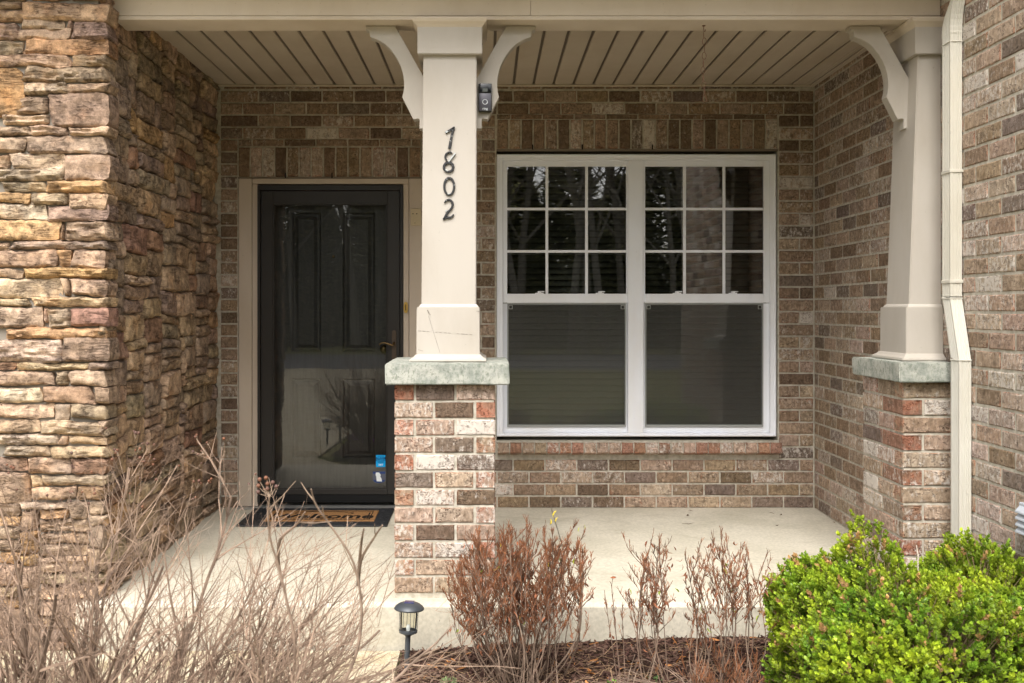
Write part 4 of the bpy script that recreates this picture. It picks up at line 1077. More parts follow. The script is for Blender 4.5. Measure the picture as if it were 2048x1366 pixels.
for s in (-1, 1):
    arc = [(-1.012 + s * (.15 + .03 * i / 4 + .02 * math.sin(i)), 5.889 + .012 * math.sin(i * 1.6), .0150) for i in range(5)]; q.tube([shr @ Vector(p) for p in arc], .0022, 4)
q.build('print', M['mat_print'], mt)
q = MB(); rnd = random.Random(3)
for i in range(120):       # moulded scrolls of the rubber border
    t = rnd.random(); sidee = rnd.choice('lrfb')
    if sidee in 'fb': x = rnd.uniform(mx0 + .02, mx1 - .02); y = (rnd.uniform(my0 + .015, cy0 - .015) if sidee == 'f' else rnd.uniform(cy1 + .012, my1 - .015))
    else: y = rnd.uniform(my0 + .02, my1 - .02); x = (rnd.uniform(mx0 + .015, cx0 - .012) if sidee == 'l' else rnd.uniform(cx1 + .012, mx1 - .015))
    r = rnd.uniform(.006, .011); a0 = rnd.uniform(0, 6)
    q.tube([shr @ Vector((x + r * math.cos(a0 + k * .9), y + r * math.sin(a0 + k * .9), .0095)) for k in range(6)], .0018, 4)
for a, b, c, d in ((mx0 + .004, mx1 - .004, my0 + .004, my0 + .010), (mx0 + .004, mx1 - .004, my1 - .01, my1 - .004), (mx0 + .004, mx0 + .01, my0 + .01, my1 - .01), (mx1 - .01, mx1 - .004, my0 + .01, my1 - .01)): q.box(a, b, c, d, .0088, .0112, 0, 1, shr)
o = q.build('moulded_relief', M['mat_rubber'], mt); o['kind'] = 'stuff'

# chain hanging from the beam
yc = 4.487; xc = Xat(1407.5, yc)
ch = empty('hanging_chain', (xc, yc, Z0), 'thin rusty chain hanging from the underside of the beam above the window', 'chain')
q = MB(); q.lathe([(0, 0), (.008, 0), (.009, .002)], (xc, yc, Z0 - .0022), 12); q.tube(catmull([(xc, yc, Z0), (xc, yc, Z0 - .02), (xc + .002, yc, Z0 - .026), (xc + .007, yc, Z0 - .026), (xc + .007, yc, Z0 - .018)], 4), .0016, 6); q.build('hook', M['rust'], ch)
z = Z0 - .022; H_ = .0375
q = MB(); q.tube([(.0098 * math.sin(a), 0, -(H_ / 2 - .002) * math.cos(a)) for a in [i * 2 * math.pi / 16 for i in range(16)] + [0]], .00125, 5, False); lk = q.mesh('link', M['rust'], True)
for i in range(10):
    zc = z - H_ / 2 - i * (H_ - .0035); sw_ = .004 * math.sin(i * .9)
    put('link', lk, ch, (xc + sw_, yc, zc), (0, R(BR.uniform(-7, 7)), R((12 if i % 2 else 84) + BR.uniform(-8, 8))))

# downspout: corrugated rectangular pipe on the right wall
ds = empty('downspout', (2.07, 4.15, -.2), 'cream metal downspout with a dog-leg running down the right wall', 'downspout')
def section(p, half_d=.038, w=.052, ribs=True, tilt=0.):
    """outline of the pipe around p; x towards the wall, y along it; tilt leans the section with the pipe"""
    x, y, z = p; pts = []
    fw = [(-w / 2, -half_d)]
    for k in range(4):       # ribs on the end facing the street
        a = -w / 2 + .011 + k * .0095; fw += [(a, -half_d), (a + .002, -half_d + .0028), (a + .005, -half_d + .0028), (a + .007, -half_d)]
    fw += [(w / 2, -half_d), (w / 2, half_d)]
    bk = [(-w / 2, half_d)]
    for k in range(4):
        a = half_d - .012 - k * .0145; bk += [(-w / 2, a), (-w / 2 + .0028, a - .0025), (-w / 2 + .0028, a - .006), (-w / 2, a - .0085)]
    return [(x + a, y + b, z + b * tilt) for a, b in fw + bk]
def pipe(path, tilts=None, name='pipe', mod=None):
    q = MB(); vs = []; n = None
    for i, p in enumerate(path):
        s = 1 if mod is None else mod[i]; sec = section(p, .038 * s, .052 * s, tilt=0 if tilts is None else tilts[i]); n = len(sec); vs += sec
    fs = [(i * n + k, i * n + (k + 1) % n, (i + 1) * n + (k + 1) % n, (i + 1) * n + k) for i in range(len(path) - 1) for k in range(n)]
    fs += [tuple(range(n)), tuple(range(len(vs) - 1, len(vs) - n - 1, -1))]
    q.add(vs, fs); return q.build(name, M['downspout'], ds)
px_ = XR - .003 - .028
YA, YBt = 4.232, 4.152
pipe([(px_, YA, 1.33), (px_, YA, 2.49)])
pipe([(px_, YBt, 1.055), (px_, YA, 1.325)], tilts=[.15, .15], name='offset')
pipe([(px_, YBt, -.22), (px_, YBt, 1.05)])
# crimped elbow at the head, bending out to the gutter
pth = catmull([(px_, YA, 2.49), (px_, YA - .004, 2.55), (px_, YA - .035, 2.62), (px_, YA - .09, 2.68), (px_, YA - .15, 2.74), (px_, YA - .21, 2.82), (px_, YA - .24, 2.90)], 7)
pipe(pth, tilts=[max(-1.0, -.9 * min(1, i / 16)) if i < 26 else -.9 + .9 * (i - 26) / 20 for i in range(len(pth))], name='elbow', mod=[1.02 + (.025 if i % 2 else 0) for i in range(len(pth))])
for zz, ya in ((Zat(341, 4.2), YA), (Zat(562, 4.2), YA), (Zat(80, 4.2), YA)):
    q = MB(); w_, d_ = .0295, .041; z2 = zz - .009
    ring = [(px_ - w_, ya - d_), (px_ + w_ + .003, ya - d_), (px_ + w_ + .003, ya + d_), (px_ - w_, ya + d_)]
    mb = MB(); mb.box(px_ - w_, px_ + w_ + .0015, ya - d_, ya + d_, z2, z2 + (.014 if zz < 2.4 else .004), .0012); mb.build('strap', M['downspout'], ds)
for z2, ya in ((1.322, YA), (1.052, YBt)):
    mb = MB(); mb.box(px_ - .0285, px_ + .0285, ya - .0405, ya + .0405, z2 - .003, z2 + .003, .0012); mb.build('joint_collar', M['downspout'], ds)

# louvred vent hood on the right wall at the picture's edge
yv0, yv1 = 3.60, 3.735; ve = empty('dryer_vent', (XR, 3.67, Zat(1060, 3.72)), 'white louvred vent hood low on the right wall at the picture edge', 'vent')
zt, zb = Zat(1003, 3.74), Zat(1058, 3.74)
MB().box(XR - .012, XR + .006, yv0, yv1, zb, zt, .004, 2).build('back_plate', M['vent'], ve)
for i in range(4):
    z0 = zt - .012 - i * .026
    q = MB(); q.add([(XR - .012, y, z0) for y in (yv0 + .008, yv1 - .008)] + [(XR - .030, y, z0 - .020) for y in (yv0 + .008, yv1 - .008)] + [(XR - .031, y, z0 - .026) for y in (yv0 + .008, yv1 - .008)] + [(XR - .012, y, z0 - .012) for y in (yv0 + .008, yv1 - .008)],
        [(0, 1, 3, 2), (2, 3, 5, 4), (4, 5, 7, 6), (0, 2, 4, 6), (1, 7, 5, 3)]); q.build('louvre', M['vent'], ve)

# ================================================================ path lights
def path_light(label, x, y, z, group='solar path lights', tilt=None):
    e = empty('path_light', (x, y, z), label, 'path light', group)
    T = Matrix.Translation((x, y, z)) @ (tilt or Matrix.Identity(4)) @ Matrix.Translation((-x, -y, -z))
    def bl(mb, name, mat, sm=True): mb.v = [tuple(T @ Vector(v)) for v in mb.v]; return mb.build(name, M[mat], e, sm, 40)
    q = MB(); q.tube([(x, y, z - .05), (x, y, z + .155)], .0115, 12); bl(q, 'stake', 'lamp_black')
    q = MB(); q.lathe([(0, .146), (.014, .146), (.030, .154), (.038, .158), (.039, .168), (.036, .170), (.035, .164), (0, .160)], (x, y, z), 28); bl(q, 'base_ring', 'lamp_black')
    q = MB(); q.lathe([(.0345, .168), (.037, .252)], (x, y, z), 24); bl(q, 'glass', 'lamp_glass')
    for k in range(8):
        a = k * math.pi / 4 + .25; q = MB(); q.tube([(x + .0385 * math.cos(a), y + .0385 * math.sin(a), z + .166), (x + .0395 * math.cos(a), y + .0395 * math.sin(a), z + .254)], .0012, 5); bl(q, 'rib', 'lamp_black')
    q = MB(); q.lathe([(0, .2515), (.058, .250), (.0625, .253), (.0635, .2565), (.058, .266), (.046, .275), (.032, .281), (.0, .2835)], (x, y, z), 36); bl(q, 'cap', 'lamp_black')
    q = MB(); q.box(x - .020, x + .020, y - .022, y + .020, z + .2795, z + .2850, .001); bl(q, 'solar_panel', 'solar', False)
    q = MB(); q.lathe([(0, .165), (.008, .165), (.010, .18), (.005, .19), (0, .191)], (x, y, z), 10); bl(q, 'lamp', 'bell_white')
    return e
path_light('dark solar path light with ribbed glass in the mulch before the pier', -.338, 3.96, -.236, tilt=Matrix.Rotation(R(2.2), 4, 'Y') @ Matrix.Rotation(R(-5), 4, 'X'))
path_light('first of the two solar path lights mirrored in the storm door', -1.80, 1.62, -.235)
path_light('second of the two solar path lights mirrored in the storm door', -1.70, 1.30, -.235)
path_light('solar path light farther down the drive, mirrored faintly in the door', -1.52, .3, -.235)
# ================================================================ plants
def jit(v, a, r): return (v + Vector((r.uniform(-a, a), r.uniform(-a, a), r.uniform(-a, a)))).normalized()
TWC = (.34, .265, .20)
# ---- bare crape myrtle in the left foreground
def bare_bush():
    r = random.Random(42); mb = MB(); tips = []
    base = Vector((-1.12, 2.42, -.24))
    def col(rad): f = r.uniform(.75, 1.2); t = min(1, rad / .008); c = Vector((.34, .24, .175)).lerp(Vector((.19, .135, .10)), t) * f; return tuple(c)
    lim = [(-900, 850), (0, 872), (180, 890), (430, 905), (520, 985), (640, 1035), (770, 1085), (900, 1200), (1400, 1500)]
    def over(q):          # the outline the shrub has grown to
        x, y = proj(q)
        for (xa, ya), (xb, yb) in zip(lim, lim[1:]):
            if xa <= x < xb: return y < ya + (yb - ya) * (x - xa) / (xb - xa)
        return False
    def grow(p, d, L, rad, lev, up):
        n = max(2, int(L / .055)); pts = [p.copy()]; rs = [rad]; cur = p.copy(); dd = d.copy(); bend = Vector((r.uniform(-1, 1), r.uniform(-1, 1), r.uniform(-.3, .6))) * .10
        for i in range(n):
            dd = (dd + bend * .35 + Vector((0, 0, up)) + Vector((r.gauss(0, .05), r.gauss(0, .05), r.gauss(0, .05)))).normalized(); cur = cur + dd * (L / n); pts.append(cur.copy()); rs.append(rad * (1 - .62 * (i + 1) / n))
            if over(cur + dd * r.uniform(-.03, .10)): break
            if lev < 3 and i >= (2 if lev == 0 else 0) and r.random() < (.80 if lev < 2 else .50):
                sd = dd.cross(Vector((r.uniform(-1, 1), r.uniform(-1, 1), r.uniform(-1, 1)))).normalized()
                for sgn in ((1, -1) if r.random() < .4 else (r.choice((1, -1)),)):
                    nd = (dd * .82 + sd * sgn * r.uniform(.4, .75)).normalized()
                    grow(cur, nd, L * r.uniform(.28, .55) * (1 - .3 * i / n), rs[-1] * r.uniform(.5, .72), lev + 1, up * 1.5)
        if any(770 < proj(q)[0] < 860 and 1190 < proj(q)[1] < 1300 for q in pts): return
        mb.tube(pts, rs, 4 if rad < .004 else 5, True, col(rad))
        if lev >= 1 and cur.z > .1: tips.append((cur.copy(), dd.copy(), rs[-1]))
    stems = [(78, 60), (60, 56), (86, 66), (-78, 22), (-62, 34), (-45, 24), (-28, 38), (-12, 20), (8, 34), (24, 44), (40, 30), (52, 48), (64, 38), (74, 55), (30, 62), (50, 66), (-5, 55), (15, 12), (-40, 55), (70, 70), (82, 64)]
    for i, (a, tl) in enumerate(stems * 4):
        a = R(a + r.uniform(-9, 9)); tl = R(min(74, tl + r.uniform(-6, 8)))
        d = Vector((math.sin(a) * math.sin(tl), r.uniform(-.35, .55) * math.sin(tl), math.cos(tl))).normalized()
        L = r.uniform(.58, .94) * (1.0 if tl < R(45) else 1.18)
        grow(base + Vector((r.uniform(-.10, .10), r.uniform(-.10, .10), 0)), d, L, r.uniform(.0045, .0115), 0, .012)
    e = empty('bare_shrub', base, 'large leafless shrub with pale twigs and brown seed capsules, front left', 'shrub')
    mb.build('branches', M['twig'], e)
    # seed capsules
    q = MB(); q.lathe([(0, 0), (.0016, .0008), (.0042, .003), (.0052, .006), (.0046, .0092), (.0022, .0112), (0, .0118)], (0, 0, 0), 9)
    me = q.mesh('seed_capsule', M['capsule'], True)
    r.shuffle(tips); n = 0
    stalks = MB()
    cand = [t for t in tips if 0 < proj(t[0])[0] < 820 and 860 < proj(t[0])[1] < 1150 and t[0].z > .25]
    r.shuffle(cand); cand.sort(key=lambda t: proj(t[0])[1] + r.uniform(0, 420))
    for p, d, rr in cand[:46]:
        for k in range(r.choice((1, 1, 1, 1, 2, 3))):
            dd = jit(d + Vector((0, 0, .4)), .8, r); q_ = p + dd * r.uniform(.008, .022)
            stalks.tube([p, q_], .0008, 3, True, (.30, .22, .16))
            o = put('seed_capsule', me, e, q_, dd.to_track_quat('Z', 'Y').to_euler()); s = r.uniform(.5, .85); o.scale = (s, s, s); n += 1
    # the cluster of capsules in front of the door foot
    for (x, y) in ((520, 964), (534, 960), (519, 976), (533, 972), (519, 988), (551, 977), (545, 970), (536, 982)):
        p = P(x, y, 2.15); o = put('seed_capsule', me, e, p, (r.uniform(-.5, .5), r.uniform(-.5, .5), 0)); o.scale = (.92,) * 3
        stalks.tube([p, P(539, 994, 2.15)], .0008, 3, True, (.30, .22, .16))
    for path in ([(539, 994), (536, 1030), (541, 1080), (556, 1130), (575, 1210), (590, 1300), (570, 1400), (480, 1560)], [(622, 978), (632, 1010), (660, 1050), (700, 1110), (718, 1170), (722, 1250), (700, 1340), (620, 1480), (500, 1600)],
                 [(765, 1050), (745, 1080), (722, 1120), (716, 1170)], [(728, 1056), (722, 1090), (718, 1140)], [(610, 1024), (590, 1052), (560, 1080), (556, 1130)], [(905, 1252), (868, 1290), (830, 1322), (770, 1380), (690, 1450), (560, 1600)]):
        pts = catmull([P(x, y, 2.15 + .2 * i / len(path)) for i, (x, y) in enumerate(path)], 4); n_ = len(pts)
        stalks.tube(pts, [.0016 + .0035 * (i / n_) for i in range(n_)], 5, True, (.31, .225, .17))
        for i in range(3, n_ - 6, 4):
            dd = jit((pts[i - 2] - pts[i]).normalized(), .7, r); q1 = pts[i] + dd * r.uniform(.04, .10); stalks.tube([pts[i], (pts[i] + q1) / 2 + Vector((0, 0, -.003)), q1], [.0018, .0013, .0007], 4, True, (.32, .235, .17))
    o = stalks.build('tip_stalks', M['twig'], e); o['kind'] = 'stuff'
bare_bush()

# ---- winter-burnt shrubs before the slab
def leafy(mb, p, d, L, W, col, r, curl=.4):
    side = d.cross(Vector((r.uniform(-1, 1), r.uniform(-1, 1), r.uniform(-1, 1)))).normalized(); nrm = side.cross(d)
    a = p; m1 = p + d * L * .35 + nrm * L * .12; m2 = p + d * L * .7 + nrm * L * .05 * curl; t = p + d * L - nrm * L * curl * .5
    mb.add([a, m1 + side * W / 2 + nrm * W * .25, m1, m1 - side * W / 2 + nrm * W * .25, m2 + side * W * .36 + nrm * W * .2, m2, m2 - side * W * .36 + nrm * W * .2, t],
           [(0, 1, 2), (0, 2, 3), (1, 4, 5, 2), (2, 5, 6, 3), (4, 7, 5), (5, 7, 6)], col)
def cane(mb, lf, p, top, r, rad=.0035, twigs=26, tl=(.03, .07), red=1., start=.45, leaves=4, green=0., spread=.35):
    p, top = Vector(p), Vector(top); side = Vector((r.uniform(-1, 1), r.uniform(-1, 1), 0)) * (top - p).length * .16
    pts = catmull([p, p.lerp(top, .33) + side + Vector((0, 0, .01)), p.lerp(top, .68) + side * .7, top], 4); n = len(pts)
    bc = (.17, .115, .085) if r.random() < .5 else (.21, .15, .11); f = r.uniform(.8, 1.2); bc = tuple(x * f for x in bc)
    mb.tube(pts, [rad * (1 - .6 * i / n) for i in range(n)], 4, True, bc)
    L = (top - p).length
    for k in range(twigs):
        t = start + (1 - start) * r.random() ** .8; i = min(n - 2, int(t * (n - 1))); q = pts[i].lerp(pts[i + 1], t * (n - 1) - i)
        ax = (pts[i + 1] - pts[i]).normalized(); d = (ax * .8 + Vector((r.gauss(0, spread), r.gauss(0, spread), .55))).normalized(); ll = r.uniform(*tl)
        c = Vector((.24, .10, .048)) if r.random() < red else Vector((.20, .13, .09)); c = tuple(c * r.uniform(.6, 1.35))
        q2 = q + d * ll * .6; d2 = (d + Vector((r.gauss(0, .2), r.gauss(0, .2), .25))).normalized(); mb.tube([q, q2, q2 + d2 * ll * .4], [.0014, .0010, .0005], 3, False, c)
        if r.random() < .5:
            d3 = (d + Vector((r.gauss(0, .5), r.gauss(0, .5), .2))).normalized(); mb.tube([q2, q2 + d3 * ll * .5], [.0009, .0004], 3, False, c)
    if L > .3 and twigs > 24:       # side shoots that carry most of the fine growth
        for k in range(r.randint(4, 6)):
            t = r.uniform(.35, .85); i = min(n - 2, int(t * (n - 1))); q = pts[i]; a = r.uniform(0, 6.3)
            e_ = q + Vector((math.cos(a) * .06, math.sin(a) * .06, 0)) * r.uniform(.5, 1.5) + Vector((0, 0, r.uniform(.06, .15)))
            if e_.z > top.z + .01: e_.z = top.z + .01 - r.uniform(0, .04)
            if e_.z < q.z + .03: continue
            cane(mb, lf, q, e_, r, rad * .55, int(twigs * .34), (tl[0] * .8, tl[1] * .85), red, .3, r.choice((0, 1, 1)), green, spread * 1.25)
    for k in range(leaves):
        t = r.uniform(.5, 1); i = min(n - 2, int(t * (n - 1))); q = pts[i] + Vector((r.gauss(0, .02), r.gauss(0, .02), r.gauss(0, .015)))
        if r.random() < green: c = (.30, .38, .05)
        else: c = tuple(Vector((.17, .065, .035)).lerp(Vector((.42, .17, .09)), r.random() ** 2))
        leafy(lf, q, Vector((r.gauss(0, .5), r.gauss(0, .5), -.8)).normalized(), r.uniform(.018, .034), r.uniform(.005, .010), c, r, 1.)
def gz(x, y): return mulch_z(x, y)
r = random.Random(8); e = empty('winter_burnt_shrub', (.14, 3.78, gz(.14, 3.78)), 'dense reddish-brown winter-burnt shrub beside the brick pier', 'shrub')
mb, lf = MB(), MB()
tops = []
for i in range(78):
    x = r.uniform(893, 1170); edge = abs(x - 1040) / 140; ymin = 1050 + 55 * edge ** 2 + (30 if x < 930 else 0); y = ymin + r.random() ** 1.6 * 130
    if i < 16: y = ymin + r.uniform(-8, 14)
    tops.append((x, y))
tops += [(1105, 1062), (1150, 1050), (1168, 1068), (1160, 1085), (1140, 1100), (905, 1135), (897, 1190), (930, 1120)]
for (x, y) in tops:
    D = 3.78 + r.uniform(-.16, .16); b = Vector((.14 + r.gauss(0, .055) + (x - 1040) / 1900 * 1.2, 3.78 + r.gauss(0, .06), 0)); b.z = gz(b.x, b.y) - .01
    cane(mb, lf, b, P(x, y, D), r, r.uniform(.0018, .0042), r.randint(26, 44), (.016, .042), .92, .56, r.choice((0, 1, 2, 3)), .03, .36)
mb.build('stems', M['twig'], e)
for (x, y, s) in ((1107, 1030, 1.5), (1112, 1040, 1.1), (1099, 1044, 1.2), (1158, 1058, .9), (1168, 1052, .9), (1000, 1088, .7), (1098, 1128, .8), (1147, 1122, 1.1)):
    leafy(lf, P(x, y + 6, 3.74), Vector((r.uniform(-.3, .3), 0, 1)).normalized(), .022 * s, .007 * s, (.75, .60, .04) if x < 1120 else (.50, .55, .06), r)
lf.build('dry_leaves', M['dry_leaf'], e)
r = random.Random(18); e = empty('winter_burnt_shrub', (.80, 3.62, gz(.8, 3.62)), 'sparse straggly winter-burnt shrub with curled red leaves next to the boxwood', 'shrub')
mb, lf = MB(), MB()
CN = [((1238, 1262), (1212, 1180), 10, 3), ((1245, 1262), (1228, 1174), 12, 2), ((1256, 1268), (1252, 1208), 12, 0), ((1262, 1270), (1262, 1200), 12, 0), ((1290, 1262), (1290, 1130), 30, 7), ((1296, 1265), (1300, 1118), 30, 6), ((1330, 1300), (1312, 1072), 34, 8), ((1340, 1262), (1322, 1078), 34, 7),
      ((1388, 1280), (1372, 1110), 30, 7), ((1392, 1290), (1384, 1125), 20, 6), ((1435, 1300), (1432, 1075), 34, 6), ((1440, 1300), (1450, 1062), 36, 5), ((1450, 1290), (1420, 1110), 30, 4), ((1475, 1310), (1478, 1090), 34, 5), ((1485, 1310), (1490, 1100), 34, 6), ((1495, 1320), (1500, 1130), 30, 5),
      ((1515, 1320), (1536, 1105), 16, 5), ((1525, 1330), (1548, 1160), 20, 4), ((1395, 1340), (1398, 1225), 24, 1), ((1410, 1345), (1405, 1240), 24, 0)]
for (b, t, tw, lv) in CN:
    for rep in range(2 if tw > 20 else 1):
        x0, y0 = b; D = 3.72 + r.uniform(-.1, .1); base = P(x0 + r.uniform(-6, 6), y0, D); base.z = gz(base.x, base.y) - .005
        cane(mb, lf, base, P(t[0] + r.uniform(-10, 10), t[1] + rep * r.uniform(2, 34), D + r.uniform(-.05, .05)), r, r.uniform(.002, .0036), int(tw * 1.25), (.016, .040), .85, .42, lv + 2, .07, .3)
for i in range(34):        # low thicket around the base
    x = r.gauss(1440, 60); D = 3.55 + r.uniform(-.15, .2); base = P(x, 1300, D); base.z = gz(base.x, base.y) - .01
    cane(mb, lf, base, base + Vector((r.gauss(0, .07), r.gauss(0, .05), r.uniform(.06, .20))), r, .002, 18, (.03, .07), .7, .15, 1 if r.random() < .3 else 0, .3, .4)
for i in range(26):        # bare twigs lying low to the left
    x0 = r.uniform(1240, 1420); base = P(x0, 1340, 3.6); base.z = gz(base.x, base.y); q = base + Vector((r.uniform(-.25, .12), r.uniform(-.05, .25), r.uniform(.02, .10)))
    mb.tube([base, base.lerp(q, .5) + Vector((0, 0, .02)), q], [.0022, .0018, .0009], 4, True, (.22, .16, .12))
mb.build('stems', M['twig'], e); lf.build('dry_leaves', M['dry_leaf'], e)

# ---- boxwoods
def boxwood(label, c, rad, zt, n, seed, zb=-.25, bumps=()):
    r = random.Random(seed); lf, tw = MB(), MB(); cx_, cy_ = c
    e = empty('boxwood', (cx_, cy_, zb), label, 'shrub', 'green boxwood bushes')
    hz = (zt - zb)
    def surf(th, ph):
        k = 2 / 3.1; f = lambda v: math.copysign(abs(v) ** k, v)
        d = Vector((f(math.cos(th)) * math.sin(ph) ** k, f(math.sin(th)) * math.sin(ph) ** k, f(math.cos(ph))))
        p = Vector((cx_ + d.x * rad[0], cy_ + d.y * rad[1], zb + hz * .42 + d.z * hz * .58))
        s = 1 + .16 * noise.noise(p * 3.4 + Vector((seed, 0, 0))) + .10 * noise.noise(p * 9) + .05 * noise.noise(p * 22)
        p = Vector((cx_, cy_, zb + hz * .42)) + (p - Vector((cx_, cy_, zb + hz * .42))) * s
        for bx, by, br, bh in bumps:
            q = math.hypot(p.x - bx, p.y - by) / br
            if q < 1 and d.z > .2: p.z += bh * (1 - q * q) ** 1.5
        return p, Vector((d.x / rad[0], d.y / rad[1], d.z / hz)).normalized()
    for i in range(n):
        th = r.uniform(0, 2 * math.pi); ph = math.acos(r.uniform(-.75, 1)); p, nn = surf(th, ph)
        inner = r.random() ** 1.7 * .16; p = p - nn * inner
        if p.z < zb + .02 or p.x > XR - .01: continue
        d = (nn * .8 + Vector((0, 0, .6)) + Vector((r.gauss(0, .45), r.gauss(0, .45), r.gauss(0, .3)))).normalized()
        L = r.uniform(.022, .055); 
        hue = r.random(); clump = noise.noise(p * 6)
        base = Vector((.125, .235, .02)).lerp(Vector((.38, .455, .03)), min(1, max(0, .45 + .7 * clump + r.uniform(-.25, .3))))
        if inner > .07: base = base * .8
        sd_ = r.random() < .05
        if sd_: base = Vector((.42, .25, .10))
        a0 = d.orthogonal().normalized(); npair = max(3, int(L / .0075))
        for k in range(npair):
            t = (k + .5) / npair; q = p + d * (L * t - L * .4)
            ang = k * math.pi / 2 + r.uniform(-.3, .3); s1 = (Matrix.Rotation(ang, 3, d) @ a0)
            for sg in (1, -1):
                ld = (s1 * sg * (1.05 - .6 * t) + d * (.5 + .5 * t)).normalized(); ll = r.uniform(.014, .0225) * (1 - .25 * t); W = ll * .78
                sdv = ld.cross(d).normalized(); nv = sdv.cross(ld)
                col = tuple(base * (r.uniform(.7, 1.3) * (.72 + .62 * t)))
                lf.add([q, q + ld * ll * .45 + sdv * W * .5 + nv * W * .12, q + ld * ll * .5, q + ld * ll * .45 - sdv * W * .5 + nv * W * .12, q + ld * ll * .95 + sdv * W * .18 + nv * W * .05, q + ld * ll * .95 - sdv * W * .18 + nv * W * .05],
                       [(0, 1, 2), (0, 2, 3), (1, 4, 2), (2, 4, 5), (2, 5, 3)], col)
        if r.random() < .35: tw.tube([p - nn * .12 - Vector((0, 0, .05)), p - d * L * .4, p + d * L * .4], [.0016, .0012, .0007], 3, False, (.20, .15, .08))
    for i in range(34):
        a = r.uniform(0, 6.3); t = r.uniform(.2, .85); q = Vector((cx_ + rad[0] * t * math.cos(a), cy_ + rad[1] * t * math.sin(a), zb + hz * r.uniform(.5, .9)))
        b = Vector((cx_ + r.gauss(0, .04), cy_ + r.gauss(0, .04), zb)); tw.tube([b, b.lerp(q, .5) + Vector((r.gauss(0, .04), r.gauss(0, .04), 0)), q], [.007, .005, .002], 5, False, (.22, .17, .10))
    lf.build('foliage', M['leaf'], e); tw.build('stems', M['twig'], e)
boxwood('big yellow-green boxwood with a ragged top, front right corner', (1.44, 3.28), (.42, .50), .325, 9500, 5, bumps=((1.42, 3.60, .20, .17), (1.18, 3.58, .12, .07)))
boxwood('smaller boxwood against the right wall at the foot of the downspout', (1.86, 3.50), (.25, .44), .30, 7000, 9, bumps=((1.88, 3.72, .20, .09),))
boxwood('boxwood mirrored in the window, out in the side bed', (1.75, 2.35), (.40, .35), .35, 900, 12)

# ---- mulch chips, straw, small green weeds
def inframe_bed(r): 
    y = r.uniform(3.2, 4.205); return r.uniform(-.365, 1.9), y
r = random.Random(77); mb = MB()
for i in range(9500):
    x, y = inframe_bed(r); z = mulch_z(x, y) + r.uniform(-.002, .012); L, W, T = r.uniform(.010, .060), r.uniform(.003, .014), r.uniform(.001, .005)
    k = r.random(); c = Vector((.070, .036, .028)) if k < .40 else Vector((.14, .080, .060)) if k < .8 else Vector((.20, .13, .095)) if k < .965 else Vector((.46, .20, .07))
    c = tuple(c * r.uniform(.45, 1.1)); a = r.uniform(0, 6.3); T_m = Matrix.Translation((x, y, z)) @ Matrix.Rotation(a, 4, 'Z') @ Matrix.Rotation(r.gauss(0, .4), 4, 'Y') @ Matrix.Rotation(r.gauss(0, .5), 4, 'X')
    vs = [T_m @ Vector(v) for v in ((-L / 2, -W * .3, 0), (L * .1, -W / 2, T * .3), (L / 2, -W * .1, 0), (L * .45, W * .4, 0), (-L * .2, W / 2, T * .2), (-L / 2, W * .2, 0), (-L * .3, 0, T), (L * .35, 0, T))]
    mb.add(vs, [(0, 1, 7, 6), (1, 2, 7), (2, 3, 7), (3, 4, 6, 7), (4, 5, 6), (5, 0, 6)], c)
tag(mb.build('mulch_chips', M['mulch']), kind='stuff')
mb = MB()
for i in range(900):
    x, y = inframe_bed(r)
    if r.random() < .5: x, y = r.gauss(.25, .35), r.uniform(3.2, 3.9)
    if not (-.36 < x < 1.95 and y < 4.2): continue
    z = mulch_z(x, y) + .008; a = r.gauss(.2, .6) if r.random() < .6 else r.uniform(0, 6.3); L = r.uniform(.05, .18); d = Vector((math.cos(a), math.sin(a), r.gauss(0, .08)))
    p = Vector((x, y, z)); m_ = p + d * L / 2 + Vector((r.gauss(0, .008), r.gauss(0, .008), .010)); q = p + d * L; q.z = mulch_z(q.x, q.y) + .006
    if q.y > 4.205 or q.x < -.37: continue
    mb.tube([p, m_, q], .0009, 3, False, tuple(Vector((.30, .20, .12)) * r.uniform(.5, 1.4)))
tag(mb.build('pine_straw', M['mulch']), kind='stuff')
def weed(label, x, y, n, s, col, seed):
    r = random.Random(seed); p = Vector((x, y, mulch_z(x, y))); mb = MB()
    for i in range(n):
        d = Vector((r.gauss(0, .7), r.gauss(0, .5), r.uniform(.3, 1))).normalized(); q = p + d * s * r.uniform(.4, 1); 
        leafy(mb, q, jit(d, .5, r), s * .45, s * .28, tuple(Vector(col) * r.uniform(.6, 1.4)), r)
    mb_ = MB(); mb_.c = mb.c; mb_.v = mb.v; mb_.f = mb.f
    tag(mb_.build_at('weed', M['dry_leaf'], p), label, 'weed', 'small green weeds in the mulch')
w1 = P(899, 1322, 3.72); weed('feathery grey-green weed in the mulch right of the path light', w1.x, w1.y, 60, .045, (.16, .20, .09), 1)
w2 = P(1226, 1310, 3.75); weed('tiny bright green seedling between the two brown shrubs', w2.x, w2.y, 9, .022, (.14, .42, .04), 2)
w3 = P(1312, 1306, 3.75); weed('pale green sprig among the low twigs', w3.x, w3.y, 12, .03, (.14, .22, .08), 4)
# a bleached twig standing in the boxwood
q = MB(); b = P(1836, 1135, 3.62); t = P(1833, 1090, 3.62)
q.tube([b + Vector((0, 0, -.15)), b, b.lerp(t, .5) + Vector((.003, 0, 0)), t], [.003, .003, .0025, .0012], 5, True, (.62, .54, .46)); q.tube([b.lerp(t, .4), b.lerp(t, .6) + Vector((.007, 0, 0))], .0012, 4, True, (.62, .54, .46))
tag(q.build_at('bleached_twig', M['twig'], b), 'bleached white twig sticking up out of the boxwood', 'twig')

